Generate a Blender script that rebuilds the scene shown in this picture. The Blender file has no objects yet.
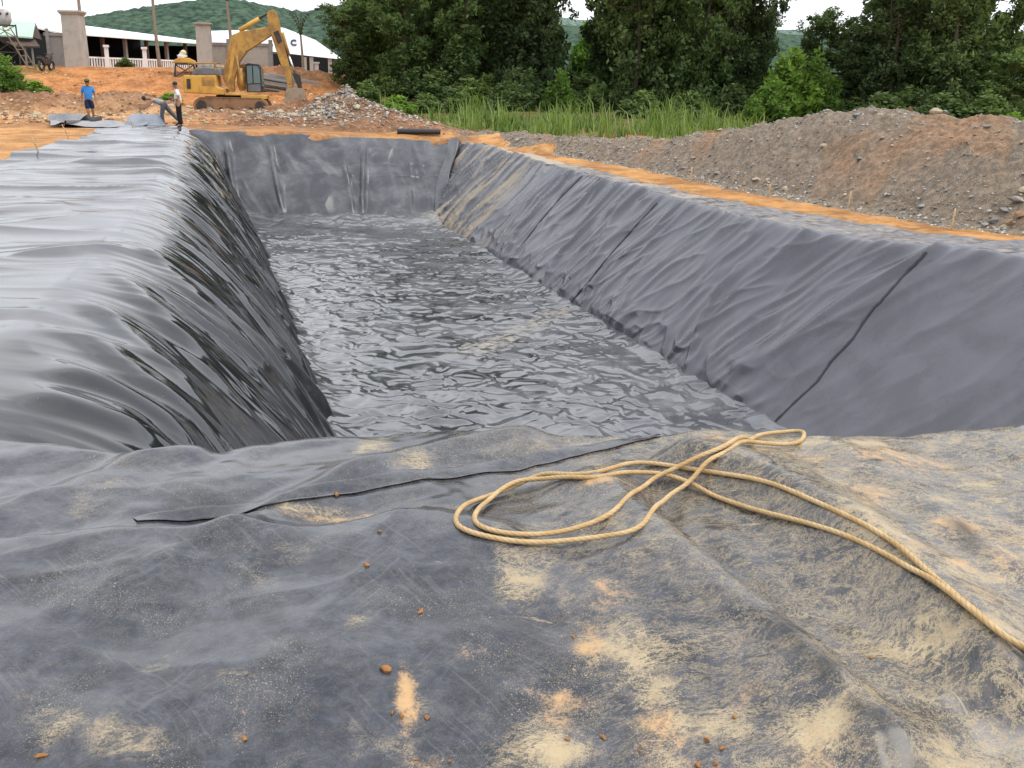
import bpy, bmesh, math, random
import numpy as np
from mathutils import Vector, Matrix
random.seed(7); rng = np.random.default_rng(11)
scene = bpy.context.scene
COL = scene.collection
R = math.radians

# ------------------------------------------------------------------ camera
FPX, CAMH = 1000.0, 2.0
def cam_axes(roll=0.0175, vx=192, vy=74):
    c, s = math.cos(roll), math.sin(roll)
    u, v = (vx-512)/FPX, -(vy-384)/FPX
    ur, vr = u*c-v*s, u*s+v*c
    P = math.atan(vr); yaw = math.atan2(-ur, math.cos(P)+vr*math.sin(P))
    g = Vector((math.sin(yaw), math.cos(yaw), 0)); r = Vector((math.cos(yaw), -math.sin(yaw), 0))
    z = Vector((0, 0, 1))
    fw = g*math.cos(P)-z*math.sin(P); up = g*math.sin(P)+z*math.cos(P)
    return r*c+up*s, up*c-r*s, fw
CR, CU, CF = cam_axes()
def ray(x, y): return CF+CR*((x-512)/FPX)+CU*((384-y)/FPX)
def at(x, y, z=0.0):
    d = ray(x, y); t = (z-CAMH)/d.z
    return Vector((d.x*t, d.y*t, z))
def atd(x, y, dist):
    d = ray(x, y); t = dist/math.hypot(d.x, d.y)
    return Vector((d.x*t, d.y*t, CAMH+d.z*t))
def hit(x, y, fn):
    """first point of a sight line under the height function fn"""
    d = ray(x, y); t0 = 0.5; lo = t0
    t = t0
    while t < 90:
        p = d*t
        if CAMH+p.z < fn(p.x, p.y): break
        lo = t; t += 0.03
    hi = t
    for _ in range(12):
        m = (lo+hi)/2; p = d*m
        if CAMH+p.z < fn(p.x, p.y): hi = m
        else: lo = m
    p = d*hi
    return Vector((p.x, p.y, CAMH+p.z))
cd = bpy.data.cameras.new('camera'); cam = bpy.data.objects.new('camera', cd); COL.objects.link(cam)
cd.sensor_width = 36; cd.lens = 36*FPX/1024; cd.clip_start = 0.05; cd.clip_end = 5000
m = Matrix((CR, CU, -CF)).transposed().to_4x4(); m.translation = (0, 0, CAMH)
cam.matrix_world = m; scene.camera = cam

# ------------------------------------------------------------------ noise
def _h(ix, iy, seed):
    ix = ix.astype(np.int64); iy = iy.astype(np.int64)
    h = (ix*374761393+iy*668265263+seed*1442695041) & 0x7fffffff
    h = ((h ^ (h >> 13))*1274126177) & 0x7fffffff
    return ((h ^ (h >> 16)) & 0xffff)/65535.0
def noise(x, y, seed=0):
    x = np.asarray(x, float); y = np.asarray(y, float)
    ix, iy = np.floor(x), np.floor(y); fx, fy = x-ix, y-iy
    ux = fx*fx*fx*(fx*(fx*6-15)+10); uy = fy*fy*fy*(fy*(fy*6-15)+10)
    def g(dx, dy):
        a = _h(ix+dx, iy+dy, seed)*6.2831853
        return np.cos(a)*(fx-dx)+np.sin(a)*(fy-dy)
    a = g(0, 0)*(1-ux)+g(1, 0)*ux; b = g(0, 1)*(1-ux)+g(1, 1)*ux
    return (a*(1-uy)+b*uy)*1.5
def fbm(x, y, seed=0, o=4):
    r = 0; a = 1; 
    for i in range(o):
        r = r+a*noise(x*2**i, y*2**i, seed+i*17); a *= .5
    return r
def ridged(x, y, seed=0): return np.clip(1-np.abs(noise(x, y, seed))*1.6, 0, 1)
def sst(a, b, x):
    t = np.clip((np.asarray(x, float)-a)/(b-a), 0, 1); return t*t*(3-2*t)
def interp(v, pts):
    return np.interp(v, [p[0] for p in pts], [p[1] for p in pts])

# ------------------------------------------------------------------ scene helpers
def tag(o, label=None, cat=None, group=None, kind=None):
    if label: o['label'] = label
    if cat: o['category'] = cat
    if group: o['group'] = group
    if kind: o['kind'] = kind
    return o
def empty(name, loc=(0, 0, 0), rz=0, label=None, cat=None, group=None):
    o = bpy.data.objects.new(name, None); COL.objects.link(o); o.location = loc; o.rotation_euler = (0, 0, rz)
    o.empty_display_size = .2
    return tag(o, label, cat, group)
def link(name, me, mat, parent=None, smooth=False):
    o = bpy.data.objects.new(name, me); COL.objects.link(o)
    if mat is not None:
        me.materials.clear(); me.materials.append(mat)
    if smooth: me.polygons.foreach_set('use_smooth', np.ones(len(me.polygons), bool))
    if parent is not None: o.parent = parent
    return o
def np_mesh(name, V, Fq):
    me = bpy.data.meshes.new(name); V = np.asarray(V, np.float32); Fq = np.asarray(Fq, np.int32)
    k = Fq.shape[1]
    me.vertices.add(len(V)); me.vertices.foreach_set('co', V.ravel())
    me.loops.add(Fq.size); me.loops.foreach_set('vertex_index', Fq.ravel())
    me.polygons.add(len(Fq)); me.polygons.foreach_set('loop_start', np.arange(0, Fq.size, k, dtype=np.int32))
    me.update(calc_edges=True)
    return me
def grid_faces(n, m):
    i = np.arange(n*m).reshape(n, m)
    return np.stack([i[:-1, :-1], i[1:, :-1], i[1:, 1:], i[:-1, 1:]], -1).reshape(-1, 4)
def attr(me, name, val):
    a = me.attributes.new(name, 'FLOAT', 'POINT'); a.data.foreach_set('value', np.asarray(val, np.float32).ravel())
def attr_col(me, name, rgb):
    a = me.attributes.new(name, 'FLOAT_COLOR', 'POINT')
    c = np.ones((len(me.vertices), 4), np.float32); c[:, :3] = np.asarray(rgb).reshape(-1, 3)
    a.data.foreach_set('color', c.ravel())
def grid_normals(P):
    a = np.gradient(P, axis=0); b = np.gradient(P, axis=1)
    n = np.cross(a, b); n /= np.linalg.norm(n, axis=2, keepdims=True)+1e-9
    n[n[..., 2] < 0] *= -1
    return n
class MB:
    def __init__(s): s.v = []; s.f = []
    def add(s, vs, fs):
        b = len(s.v); s.v += [tuple(v) for v in vs]; s.f += [tuple(i+b for i in f) for f in fs]; return s
    def box(s, x0, x1, y0, y1, z0, z1, M=None):
        vs = [Vector((x, y, z)) for z in (z0, z1) for y in (y0, y1) for x in (x0, x1)]
        if M: vs = [M @ v for v in vs]
        return s.add(vs, [(0, 2, 3, 1), (4, 5, 7, 6), (0, 1, 5, 4), (2, 6, 7, 3), (0, 4, 6, 2), (1, 3, 7, 5)])
    def taper(s, b, t, z0, z1):
        (x0, x1, y0, y1), (a0, a1, c0, c1) = b, t
        vs = [(x0, y0, z0), (x1, y0, z0), (x0, y1, z0), (x1, y1, z0), (a0, c0, z1), (a1, c0, z1), (a0, c1, z1), (a1, c1, z1)]
        return s.add(vs, [(0, 2, 3, 1), (4, 5, 7, 6), (0, 1, 5, 4), (2, 6, 7, 3), (0, 4, 6, 2), (1, 3, 7, 5)])
    def prism(s, poly, y0, y1, inset=0.0):
        """polygon in X,Z extruded along Y"""
        n = len(poly)
        vs = [(x, y0, z) for x, z in poly]+[(x, y1, z) for x, z in poly]
        fs = [tuple(range(n)), tuple(range(2*n-1, n-1, -1))]+[(i, i+n, (i+1) % n+n, (i+1) % n) for i in range(n)]
        return s.add(vs, fs)
    def tube(s, pts, r, k=8, cap=True):
        pts = [Vector(p) for p in pts]; n = len(pts)
        rs = r if isinstance(r, (list, tuple)) else [r]*n
        up = Vector((0, 0, 1)); vs = []
        for i, p in enumerate(pts):
            t = (pts[min(i+1, n-1)]-pts[max(i-1, 0)]).normalized()
            a = t.cross(up if abs(t.z) < .95 else Vector((0, 1, 0))).normalized(); b = t.cross(a)
            vs += [p+(a*math.cos(2*math.pi*j/k)+b*math.sin(2*math.pi*j/k))*rs[i] for j in range(k)]
        fs = [(i*k+j, i*k+(j+1) % k, (i+1)*k+(j+1) % k, (i+1)*k+j) for i in range(n-1) for j in range(k)]
        if cap: fs += [tuple(range(k-1, -1, -1)), tuple(range((n-1)*k, n*k))]
        return s.add(vs, fs)
    def bar(s, a, b, w, h=None):
        a, b = Vector(a), Vector(b); t = b-a; L = t.length; h = h or w
        M = Matrix.Translation(a) @ t.to_track_quat('X', 'Z').to_matrix().to_4x4()
        return s.box(0, L, -w/2, w/2, -h/2, h/2, M)
    def ball(s, c, r, seg=10, rings=6):
        c = Vector(c); r = Vector(r) if hasattr(r, '__len__') else Vector((r, r, r)); vs = []; fs = []
        for i in range(rings+1):
            th = math.pi*i/rings
            for j in range(seg):
                ph = 2*math.pi*j/seg
                vs.append((c.x+r.x*math.sin(th)*math.cos(ph), c.y+r.y*math.sin(th)*math.sin(ph), c.z+r.z*math.cos(th)))
        for i in range(rings):
            for j in range(seg): fs.append((i*seg+j, (i+1)*seg+j, (i+1)*seg+(j+1) % seg, i*seg+(j+1) % seg))
        return s.add(vs, fs)
    def build(s, name, mat, parent=None, smooth=False, bevel=0):
        me = bpy.data.meshes.new(name); me.from_pydata(s.v, [], s.f)
        bm = bmesh.new(); bm.from_mesh(me); bmesh.ops.remove_doubles(bm, verts=bm.verts, dist=1e-5)
        bmesh.ops.recalc_face_normals(bm, faces=bm.faces)
        if bevel: bmesh.ops.bevel(bm, geom=bm.edges[:], offset=bevel, segments=2, affect='EDGES', profile=.6)
        bm.to_mesh(me); bm.free()
        return link(name, me, mat, parent, smooth)
def children(o): return [c for c in COL.objects if c.parent == o]
def copy_tree(o, parent=None):
    c = o.copy(); COL.objects.link(c)
    if parent is not None: c.parent = parent
    for ch in children(o): copy_tree(ch, c)
    return c

# ------------------------------------------------------------------ materials
class NT:
    def __init__(s, name):
        s.m = bpy.data.materials.new(name); s.m.use_nodes = True; s.t = s.m.node_tree; s.t.nodes.clear()
    def n(s, typ, ins=None, **kw):
        d = s.t.nodes.new('ShaderNode'+typ)
        for k, v in kw.items(): setattr(d, k, v)
        for k, v in (ins or {}).items():
            sk = d.inputs[k]
            if hasattr(v, 'is_linked'): s.t.links.new(v, sk)
            elif hasattr(v, 'outputs'): s.t.links.new(v.outputs[0], sk)
            else: sk.default_value = v if not (isinstance(v, tuple) and len(v) == 3 and sk.type == 'RGBA') else v+(1,)
        return d
    def noise(s, vec, scale, detail=4, rough=.55, dist=0):
        return s.n('TexNoise', {'Vector': vec, 'Scale': scale, 'Detail': detail, 'Roughness': rough, 'Distortion': dist}).outputs[0]
    def map(s, vec, scale=(1, 1, 1), rot=(0, 0, 0), loc=(0, 0, 0)):
        return s.n('Mapping', {'Vector': vec, 'Scale': scale, 'Rotation': rot, 'Location': loc}).outputs[0]
    def ramp(s, f, a, b, lo=0., hi=1.):
        d = s.n('MapRange', {'Value': f, 'From Min': a, 'From Max': b, 'To Min': lo, 'To Max': hi}, interpolation_type='SMOOTHSTEP')
        return d.outputs[0]
    def mix(s, f, a, b, blend='MIX'):
        d = s.t.nodes.new('ShaderNodeMix'); d.data_type = 'RGBA'; d.blend_type = blend
        for i, v in ((0, f), (6, a), (7, b)):
            if hasattr(v, 'is_linked'): s.t.links.new(v, d.inputs[i])
            else: d.inputs[i].default_value = v if not (isinstance(v, tuple) and len(v) == 3) else v+(1,)
        return d.outputs[2]
    def mth(s, op, a, b=0., c=0.):
        d = s.n('Math', None, operation=op)
        for i, v in enumerate((a, b, c)):
            if hasattr(v, 'is_linked'): s.t.links.new(v, d.inputs[i])
            else: d.inputs[i].default_value = v
        return d.outputs[0]
    def pos(s): return s.n('NewGeometry').outputs['Position']
    def obj(s): return s.n('TexCoord').outputs['Object']
    def attr(s, name, fac=True): return s.n('Attribute', None, attribute_name=name).outputs['Fac' if fac else 'Color']
    def out(s, col, rough=.6, spec=.5, metal=0., bump=None, bs=.3, bd=.05, emit=None, coat=0.):
        ins = {'Base Color': col, 'Roughness': rough, 'Metallic': metal, 'Specular IOR Level': spec, 'Coat Weight': coat}
        if bump is not None:
            ins['Normal'] = s.n('Bump', {'Height': bump, 'Strength': bs, 'Distance': bd}).outputs[0]
        b = s.n('BsdfPrincipled', ins)
        o = s.n('OutputMaterial', {'Surface': b.outputs[0]})
        s.b = b
        return s.m
def worn(name, col, col2, rough=.6, scale=3., spec=.4, metal=0., amt=(.45, .7), bs=.15):
    t = NT(name); p = t.obj(); a = t.noise(p, scale, 6, .65); b = t.noise(p, scale*7, 4)
    c = t.mix(t.ramp(a, amt[0], amt[1]), col, col2)
    c = t.mix(t.ramp(b, .3, .7, 0, .35), c, tuple(x*.7 for x in col))
    return t.out(c, t.ramp(a, .3, .7, rough-.08, rough+.12), spec, metal, b, bs, .02)

# ------------------------------------------------------------------ sky, sun
SUN_EL, SUN_AZ = R(56), R(122)      # azimuth measured from +Y towards +X: high on the right
w = bpy.data.worlds.new('World'); scene.world = w; w.use_nodes = True
T = NT('tmp'); bpy.data.materials.remove(T.m); T.t = w.node_tree; T.t.nodes.clear()
sky = T.n('TexSky', None, sky_type='NISHITA', sun_disc=False, sun_elevation=SUN_EL, sun_rotation=SUN_AZ, air_density=1.2, dust_density=3.)
gen = T.n('TexCoord').outputs['Generated']
cl = T.noise(T.map(gen, (1, 1, 2.2)), 2.2, 6, .55, .4)
cloud = T.mix(T.ramp(cl, .35, .68), (12.5, 13.1, 14.2), (17.0, 17.2, 17.6))
skc = T.mix(.86, sky.outputs[0], cloud)
bg = T.n('Background', {'Color': skc, 'Strength': .112})
T.n('OutputWorld', {'Surface': bg.outputs[0]})
sl = bpy.data.lights.new('sun', 'SUN'); sl.energy = 2.2; sl.angle = R(40); sl.color = (1, .95, .87)
so = bpy.data.objects.new('sun', sl); COL.objects.link(so)
sd = Vector((math.sin(SUN_AZ)*math.cos(SUN_EL), math.cos(SUN_AZ)*math.cos(SUN_EL), math.sin(SUN_EL)))
so.rotation_euler = (-sd).to_track_quat('-Z', 'Y').to_euler(); so.location = sd*60
scene.view_settings.view_transform = 'Standard'; scene.view_settings.look = 'None'; scene.view_settings.exposure = 0
scene.cycles.max_bounces = 8; scene.cycles.use_denoising = True
scene.cycles.caustics_reflective = False; scene.cycles.sample_clamp_indirect = 4

# ------------------------------------------------------------------ liner materials
def liner_mat(name, base, rough, film_col, film=(.45, .75), film_amt=.6, spec=.5, stretch=(1, 1, 1), fine=.15):
    t = NT(name); p = t.pos(); ps = t.map(p, stretch)
    a = t.noise(ps, 1.1, 6, .62, .3); b = t.noise(ps, 6, 5, .6); c = t.noise(p, 60, 3, .6)
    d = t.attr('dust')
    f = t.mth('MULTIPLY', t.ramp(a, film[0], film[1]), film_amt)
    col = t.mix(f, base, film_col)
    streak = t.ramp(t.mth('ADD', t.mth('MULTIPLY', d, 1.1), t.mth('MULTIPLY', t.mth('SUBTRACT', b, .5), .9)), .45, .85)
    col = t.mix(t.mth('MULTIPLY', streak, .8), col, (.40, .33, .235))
    spk = t.n('TexVoronoi', {'Vector': p, 'Scale': 16., 'Randomness': 1.}).outputs['Distance']
    sp = t.mth('MULTIPLY', t.ramp(spk, .11, .04), t.ramp(t.noise(p, 1.7, 3), .5, .65))
    col = t.mix(t.mth('MULTIPLY', sp, .5), col, (.42, .37, .29))
    r = t.mth('ADD', t.mth('ADD', t.mth('MULTIPLY', f, .25), rough), t.mth('MULTIPLY', t.mth('MAXIMUM', streak, sp), .45))
    r = t.mth('ADD', r, t.mth('MULTIPLY', t.mth('SUBTRACT', b, .5), fine))
    mt = t.attr('matte'); r = t.mth('ADD', r, t.mth('MULTIPLY', mt, .12)); col = t.mix(t.mth('MULTIPLY', mt, .35), col, (.135, .132, .148))
    return t.out(col, r, spec, 0, t.mth('ADD', t.mth('MULTIPLY', b, .5), t.mth('MULTIPLY', c, .12)), .1, .02)
GREY = (.15, .152, .165)
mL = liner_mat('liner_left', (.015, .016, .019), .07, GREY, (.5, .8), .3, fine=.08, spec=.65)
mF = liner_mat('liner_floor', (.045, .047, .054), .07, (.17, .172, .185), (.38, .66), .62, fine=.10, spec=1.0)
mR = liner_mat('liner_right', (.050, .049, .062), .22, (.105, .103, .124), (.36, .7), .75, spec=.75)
mE = liner_mat('liner_end', (.044, .047, .055), .17, GREY, (.35, .7), .6)
mSeam = liner_mat('liner_seam', (.012, .012, .014), .4, GREY, (.5, .8), .2)

def apron_material():
    t = NT('liner_apron'); p = t.pos()
    d = t.mth('ADD', t.attr('dust'), t.mth('MULTIPLY', t.ramp(t.noise(p, 2.1, 3, .5, .6), .55, .72), .24)); og = t.attr('orange'); fold_shade = t.attr('dark')
    big = t.noise(p, .9, 5, .6, .5); mid = t.noise(p, 3.2, 7, .65, .8); fin = t.noise(p, 15, 7, .7, .5); gr = t.noise(p, 110, 4, .7)
    wv = t.n('TexNoise', {'Vector': p, 'Scale': 1.3, 'Detail': 3.}).outputs['Color']
    pw = t.n('VectorMath', {0: p, 1: t.n('VectorMath', {0: wv, 3: .28}, operation='SCALE').outputs[0]}, operation='ADD').outputs[0]
    def streak(rot, seed, sx=2.4, sy=48., w=.05, thr=.66, k=.34):
        q = t.map(t.map(pw, (1, 1, 1), (0, 0, rot), (seed, seed*2, 0)), (sx, sy, 1))
        s = t.noise(q, 1.0, 6, .68, .3)
        g = t.noise(t.map(p, loc=(seed*3, seed, 0)), 2.3, 4, .6)
        s = t.mth('ADD', s, t.mth('ADD', t.mth('MULTIPLY', t.mth('SUBTRACT', d, .45), k*.8), t.mth('MULTIPLY', t.mth('SUBTRACT', g, .5), .5)))
        return t.ramp(s, thr, thr+w)
    def mx(*a):
        r = a[0]
        for b in a[1:]: r = t.mth('MAXIMUM', r, b)
        return r
    st = mx(streak(R(30), 9.3, 2.2, 26., .08, .68), streak(R(38), 1.3, 4., 34., .10, .70), streak(R(-22), 4.1, 3.4, 24, .10, .70), streak(R(78), 7.7, 4.5, 34, .10, .71))
    vein = t.noise(t.map(pw, (1, 1.8, 1), (0, 0, R(-30))), 4.0, 10, .78, .5); vein2 = t.noise(t.map(pw, (1, 2.2, 1), (0, 0, R(40)), (5, 3, 0)), 7., 9, .78, .3)
    wd_ = t.mth('MULTIPLY', t.mth('MAXIMUM', t.mth('SUBTRACT', d, .30), 0.), .036)
    def veins(v): return t.ramp(t.mth('SUBTRACT', wd_, t.mth('ABSOLUTE', t.mth('SUBTRACT', v, .5))), -.004, .004)
    vn = t.mth('MAXIMUM', veins(vein), veins(vein2))
    pt = t.mth('ADD', t.mth('ADD', t.mth('MULTIPLY', fin, .75), t.mth('MULTIPLY', mid, .55)), t.mth('MULTIPLY', t.mth('SUBTRACT', d, .5), .66))
    pt = t.mth('ADD', pt, t.mth('MULTIPLY', t.mth('SUBTRACT', gr, .5), .22))
    patch = t.ramp(pt, .70, .95)
    # faint grey scuffs on the bare plastic
    film = t.ramp(t.mth('ADD', t.mth('ADD', t.mth('MULTIPLY', mid, .4), t.mth('MULTIPLY', fin, .45)), t.mth('MULTIPLY', big, .35)), .50, .78)
    sc = mx(streak(R(55), 11.3, 1.6, 60, .05, .60, .0), streak(R(-40), 14.1, 1.4, 70, .05, .62, .0))
    col = t.mix(t.mth('MULTIPLY', film, .50), (.020, .024, .033), (.145, .150, .172))
    col = t.mix(t.mth('MULTIPLY', sc, .16), col, (.20, .20, .205))
    soft = t.ramp(t.mth('ADD', t.mth('MAXIMUM', d, og), t.mth('ADD', t.mth('MULTIPLY', t.mth('SUBTRACT', mid, .5), .9), t.mth('MULTIPLY', t.mth('SUBTRACT', gr, .5), .6))), .34, .95)
    col = t.mix(t.mth('MULTIPLY', soft, .56), col, t.mix(t.ramp(t.mth('ADD', og, t.mth('SUBTRACT', mid, .5)), .1, .7), (.30, .245, .165), (.42, .27, .13)))
    mud = t.mth('MULTIPLY', mx(st, vn, patch), t.ramp(gr, .25, .5, .55, 1.))
    mudc = t.mix(t.ramp(fin, .35, .65), (.62, .50, .30), (.50, .365, .19))
    col = t.mix(t.mth('MULTIPLY', mud, .58), col, mudc)
    s2 = t.mth('ADD', og, t.mth('ADD', t.mth('MULTIPLY', t.mth('SUBTRACT', fin, .5), 1.4), t.mth('ADD', t.mth('MULTIPLY', t.mth('SUBTRACT', mid, .5), 1.), t.mth('MULTIPLY', t.mth('SUBTRACT', gr, .5), .8))))
    ora = t.ramp(s2, .38, .9)
    col = t.mix(t.mth('MULTIPLY', ora, .78), col, (.52, .315, .14))
    v = t.n('TexVoronoi', {'Vector': p, 'Scale': 30., 'Randomness': 1.}); v2 = t.n('TexVoronoi', {'Vector': p, 'Scale': 80., 'Randomness': 1.}); v3 = t.n('TexVoronoi', {'Vector': p, 'Scale': 150., 'Randomness': 1.})
    gate = t.ramp(t.mth('ADD', t.noise(p, 2.6, 5), t.mth('MULTIPLY', t.mth('ADD', d, og), .22)), .50, .72)
    cr = t.mth('MAXIMUM', t.ramp(v.outputs['Distance'], .12, .05), t.mth('MAXIMUM', t.mth('MULTIPLY', t.ramp(v2.outputs['Distance'], .22, .08), .8), t.mth('MULTIPLY', t.ramp(v3.outputs['Distance'], .30, .12), .6)))
    cr = t.mth('MULTIPLY', cr, gate)
    col = t.mix(t.mth('MULTIPLY', cr, .75), col, (.48, .385, .235))
    col = t.mix(t.mth('MULTIPLY', fold_shade, .85), col, (.016, .016, .016))  # shade of the fold valleys, darkened into the sheet colour
    cover = mx(t.mth('MULTIPLY', mud, .9), ora, t.mth('MULTIPLY', cr, .8))
    r = t.mth('ADD', t.mth('ADD', .16, t.mth('MULTIPLY', film, .10)), t.mth('MULTIPLY', t.mth('MAXIMUM', cover, t.mth('MULTIPLY', soft, .35)), .38))
    h = t.mth('ADD', t.mth('MULTIPLY', cover, .55), t.mth('ADD', t.mth('MULTIPLY', gr, .10), t.mth('MULTIPLY', fin, .35)))
    return t.out(col, r, .50, 0, h, .09, .010)
mA = apron_material()

# ------------------------------------------------------------------ pit geometry
DEP = 2.97; XL, XR = 1.55, 8.05
X0P = [(4, -1.9), (7, -1.75), (8, -1.66), (11.8, -1.33), (15.5, -1.05), (21, -.94), (29, -.78), (40, -.55)]
XEP = [(4, -7), (20, -6.5), (25.8, -4.34), (29, -4.27), (31.8, -3.74), (36.3, -3.28), (39.6, -3.4), (40.1, -3.4), (42.4, -2.07)]
CRX = [(4, 10.9), (8, 10.8), (11.3, 10.55), (13.2, 10.1), (15, 9.78), (17.2, 9.66), (21.5, 9.7), (27.4, 9.85), (34.8, 10.1), (39.5, 9.75)]
CRZ = [(4, 0), (8, -.02), (11.3, -.2), (14, -.36), (16, -.39), (40, -.39)]
OUTX = [(4, 12.6), (11, 12.3), (13.7, 11.8), (15.4, 11.36), (18, 10.98), (20.3, 10.5), (26, 10.65), (32.4, 10.55), (40.6, 10.1)]
def zL(x, y):
    x = np.asarray(x, float); x0 = interp(y, X0P); t = np.clip((x-x0)/(XL-x0), 0, 1.2)
    return -DEP*t**1.7
def pdist(x, y, poly):
    """distance, side and place along a polyline for arrays of points"""
    best = np.full(x.shape, 1e9); side = np.zeros(x.shape); u = np.zeros(x.shape)
    L = [0]; 
    for a, b in zip(poly[:-1], poly[1:]): L.append(L[-1]+math.hypot(b[0]-a[0], b[1]-a[1]))
    for i, (a, b) in enumerate(zip(poly[:-1], poly[1:])):
        dx, dy = b[0]-a[0], b[1]-a[1]; l2 = dx*dx+dy*dy
        t = np.clip(((x-a[0])*dx+(y-a[1])*dy)/l2, 0, 1)
        ex, ey = x-a[0]-t*dx, y-a[1]-t*dy; d = np.hypot(ex, ey)
        k = d < best
        best = np.where(k, d, best); side = np.where(k, np.sign(dx*ey-dy*ex), side); u = np.where(k, (L[i]+t*math.sqrt(l2))/L[-1], u)
    return best, side, u
def fold(x, y, poly, h, wl, wr, pw=2., ends=.15):
    d, s, u = pdist(x, y, poly); wd = np.where(s > 0, wl, wr)
    e = sst(0, ends, u)*sst(0, ends, 1-u) if ends else 1
    return h*np.exp(-(d/wd)**pw)*e
def xy(pts, fn=None, z=0.05):
    return [tuple((hit(a, b, fn) if fn else at(a, b, z)).xy) for a, b in pts]

# ---- left panel: shelf, rounded rim and slope in one sheet
liner = empty('pond_liner', (4, 20, 0), 0, 'black plastic sheet lining the whole excavated pit and its rims', 'pond liner')
def part(name, P, mat, dust=None, extra=None):
    n, m = P.shape[:2]
    me = np_mesh(name, P.reshape(-1, 3)-np.array([4, 20, 0]), grid_faces(n, m))
    attr(me, 'dust', np.zeros((n, m)) if dust is None else dust)
    for k, v in (extra or {}).items(): attr(me, k, v)
    return link(name, me, mat, liner, True)
def arc_sample(X, Z, m):
    """resample each row of a profile at even steps of its length"""
    Lc = np.concatenate([np.zeros((X.shape[0], 1)), np.cumsum(np.hypot(np.diff(X, axis=1), np.diff(Z, axis=1)), 1)], 1)
    q = np.linspace(0, 1, m); ox = np.empty((X.shape[0], m)); oz = ox.copy()
    for i in range(X.shape[0]):
        ox[i] = np.interp(q*Lc[i, -1], Lc[i], X[i]); oz[i] = np.interp(q*Lc[i, -1], Lc[i], Z[i])
    return ox, oz
def geo_space(a, b, n, k):
    q = np.linspace(0, 1, n); return a+(b-a)*(np.exp(k*q)-1)/(math.exp(k)-1)
Y = geo_space(3.9, 42.0, 900, 1.7)
tt = np.linspace(0, 1, 400)
xe = interp(Y, XEP)[:, None]; xend = XL+.12
X = xe+(xend-xe)*tt[None]; Z = zL(X, Y[:, None]+0*X)
X, Z = arc_sample(X, Z, 430)
YY = np.repeat(Y[:, None], 430, 1)
P = np.stack([X, YY, Z], -1); N = grid_normals(P)
x0 = interp(YY, X0P); t = np.clip((X-x0)/(XL-x0), -1.5, 1.1)
# stretched folds running down the slope and out over the shelf
slope = sst(-.05, .55, t); s_ = np.where(t > 0, t*2.6+0.9*np.maximum(t, 0)**2, t*2.2)
wy = YY+.35*noise(YY*.35, s_*.5, 5)+.05*s_+.07*noise(YY*1.3, s_*.5, 6)
f1 = ridged(wy*1.05, s_*.16, 21)**1.25; f2 = ridged(wy*2.3+.3*noise(wy*.8, s_*.5, 3), s_*.34, 22)**1.2-.8*np.abs(noise(wy*1.7, s_*.3, 122)); f3 = noise(wy*5.5, s_*.8, 23); f4 = noise(wy*11, s_*1.6, 24)
steep = sst(.25, .8, t)
def saw(u):
    u = u-np.floor(u); return np.where(u < .16, u/.16, ((1-u)/.84)**1.2)
sw1 = saw(wy*.62+.35*noise(wy*.5, s_*.25, 26)); sw2 = saw(wy*1.55+.5*noise(wy*.9, s_*.5, 27)); gate = sst(-.25, .35, noise(wy*.6, s_*.5, 28))
f5 = np.abs(noise(wy*3.2+.5*noise(wy, s_, 124), s_*.9, 125))
disp = slope*(.085*f1+.036*f2+.105*sw1*(.4+.6*gate)+.042*sw2*gate+.010*f3*(.3+steep)+.003*f4*(.2+steep)-.045*f5*(.25+steep)*(.5+.5*sst(8, 13, YY)))
shelf = 1-sst(-.2, .5, t)
wy2 = YY+.25*noise(YY*.5, X*.6, 7)
disp += shelf*(.085*ridged(wy2*.55, X*.25, 31)**2.2-.035*np.abs(noise(wy2*1.1, X*.3, 131))+.012*ridged(wy2*1.4, X*.4, 32)**2+.002*noise(wy2*4, X*1.0, 33)+.075*sst(-.3,.3,noise(wy2*.4, X*.3, 34))*saw(wy2*.45))
# the large gathered folds next to the near bank
def F(pts, h, wl, wr, **k): return fold(X, YY, xy(pts, zL), h, wl, wr, **k)
near = sst(13, 9.5, YY)
disp = disp*(1-.45*near)
big = np.zeros(X.shape)
big += F([(20, 376), (60, 386), (97, 396), (150, 425), (200, 470)], .10, .38, .13, pw=1.6, ends=.3)
big += F([(62, 330), (110, 366), (165, 415), (230, 470)], .08, .38, .13, pw=1.6, ends=.3)
big += F([(72, 292), (120, 340), (180, 402), (250, 470)], .08, .34, .13, pw=1.6, ends=.3)
big += F([(92, 262), (150, 318), (220, 390), (285, 450)], .07, .34, .13, pw=1.6, ends=.3)
big += F([(0, 402), (50, 412), (110, 432), (170, 455)], .08, .34, .12, pw=1.6, ends=.3)
big += F([(118, 236), (180, 292), (255, 372), (310, 432)], .06, .34, .13, pw=1.6, ends=.3)
def blur(A, k):
    for ax in (0, 1):
        B = np.pad(A, [(k, k) if a == ax else (0, 0) for a in (0, 1)], 'edge'); c = np.cumsum(np.pad(B, [(1, 0) if a == ax else (0, 0) for a in (0, 1)]), ax)
        A = (np.take(c, range(2*k+1, c.shape[ax]), ax)-np.take(c, range(0, c.shape[ax]-2*k-1), ax))/(2*k+1)
    return A
disp += blur(blur(big, 3), 2)*1.15
lowc = sst(5.6, 4.9, YY)
disp = disp*(1-lowc)-.06*lowc
P = P+N*disp[..., None]
dustL = .60*np.exp(-((t-.45)/.35)**2)*sst(15, 30, YY)*np.clip(.55+.9*noise(YY*2.5, s_*.8, 29), 0, 1)+.16*sst(26, 36, YY)*sst(.2, .7, t)+.22*np.exp(-((YY-30)/5)**2)*sst(.1, -.5, t)
dustL = dustL+.34*np.exp(-((YY-5.6)/.4)**2)*sst(.2, -.2, t)
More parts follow.
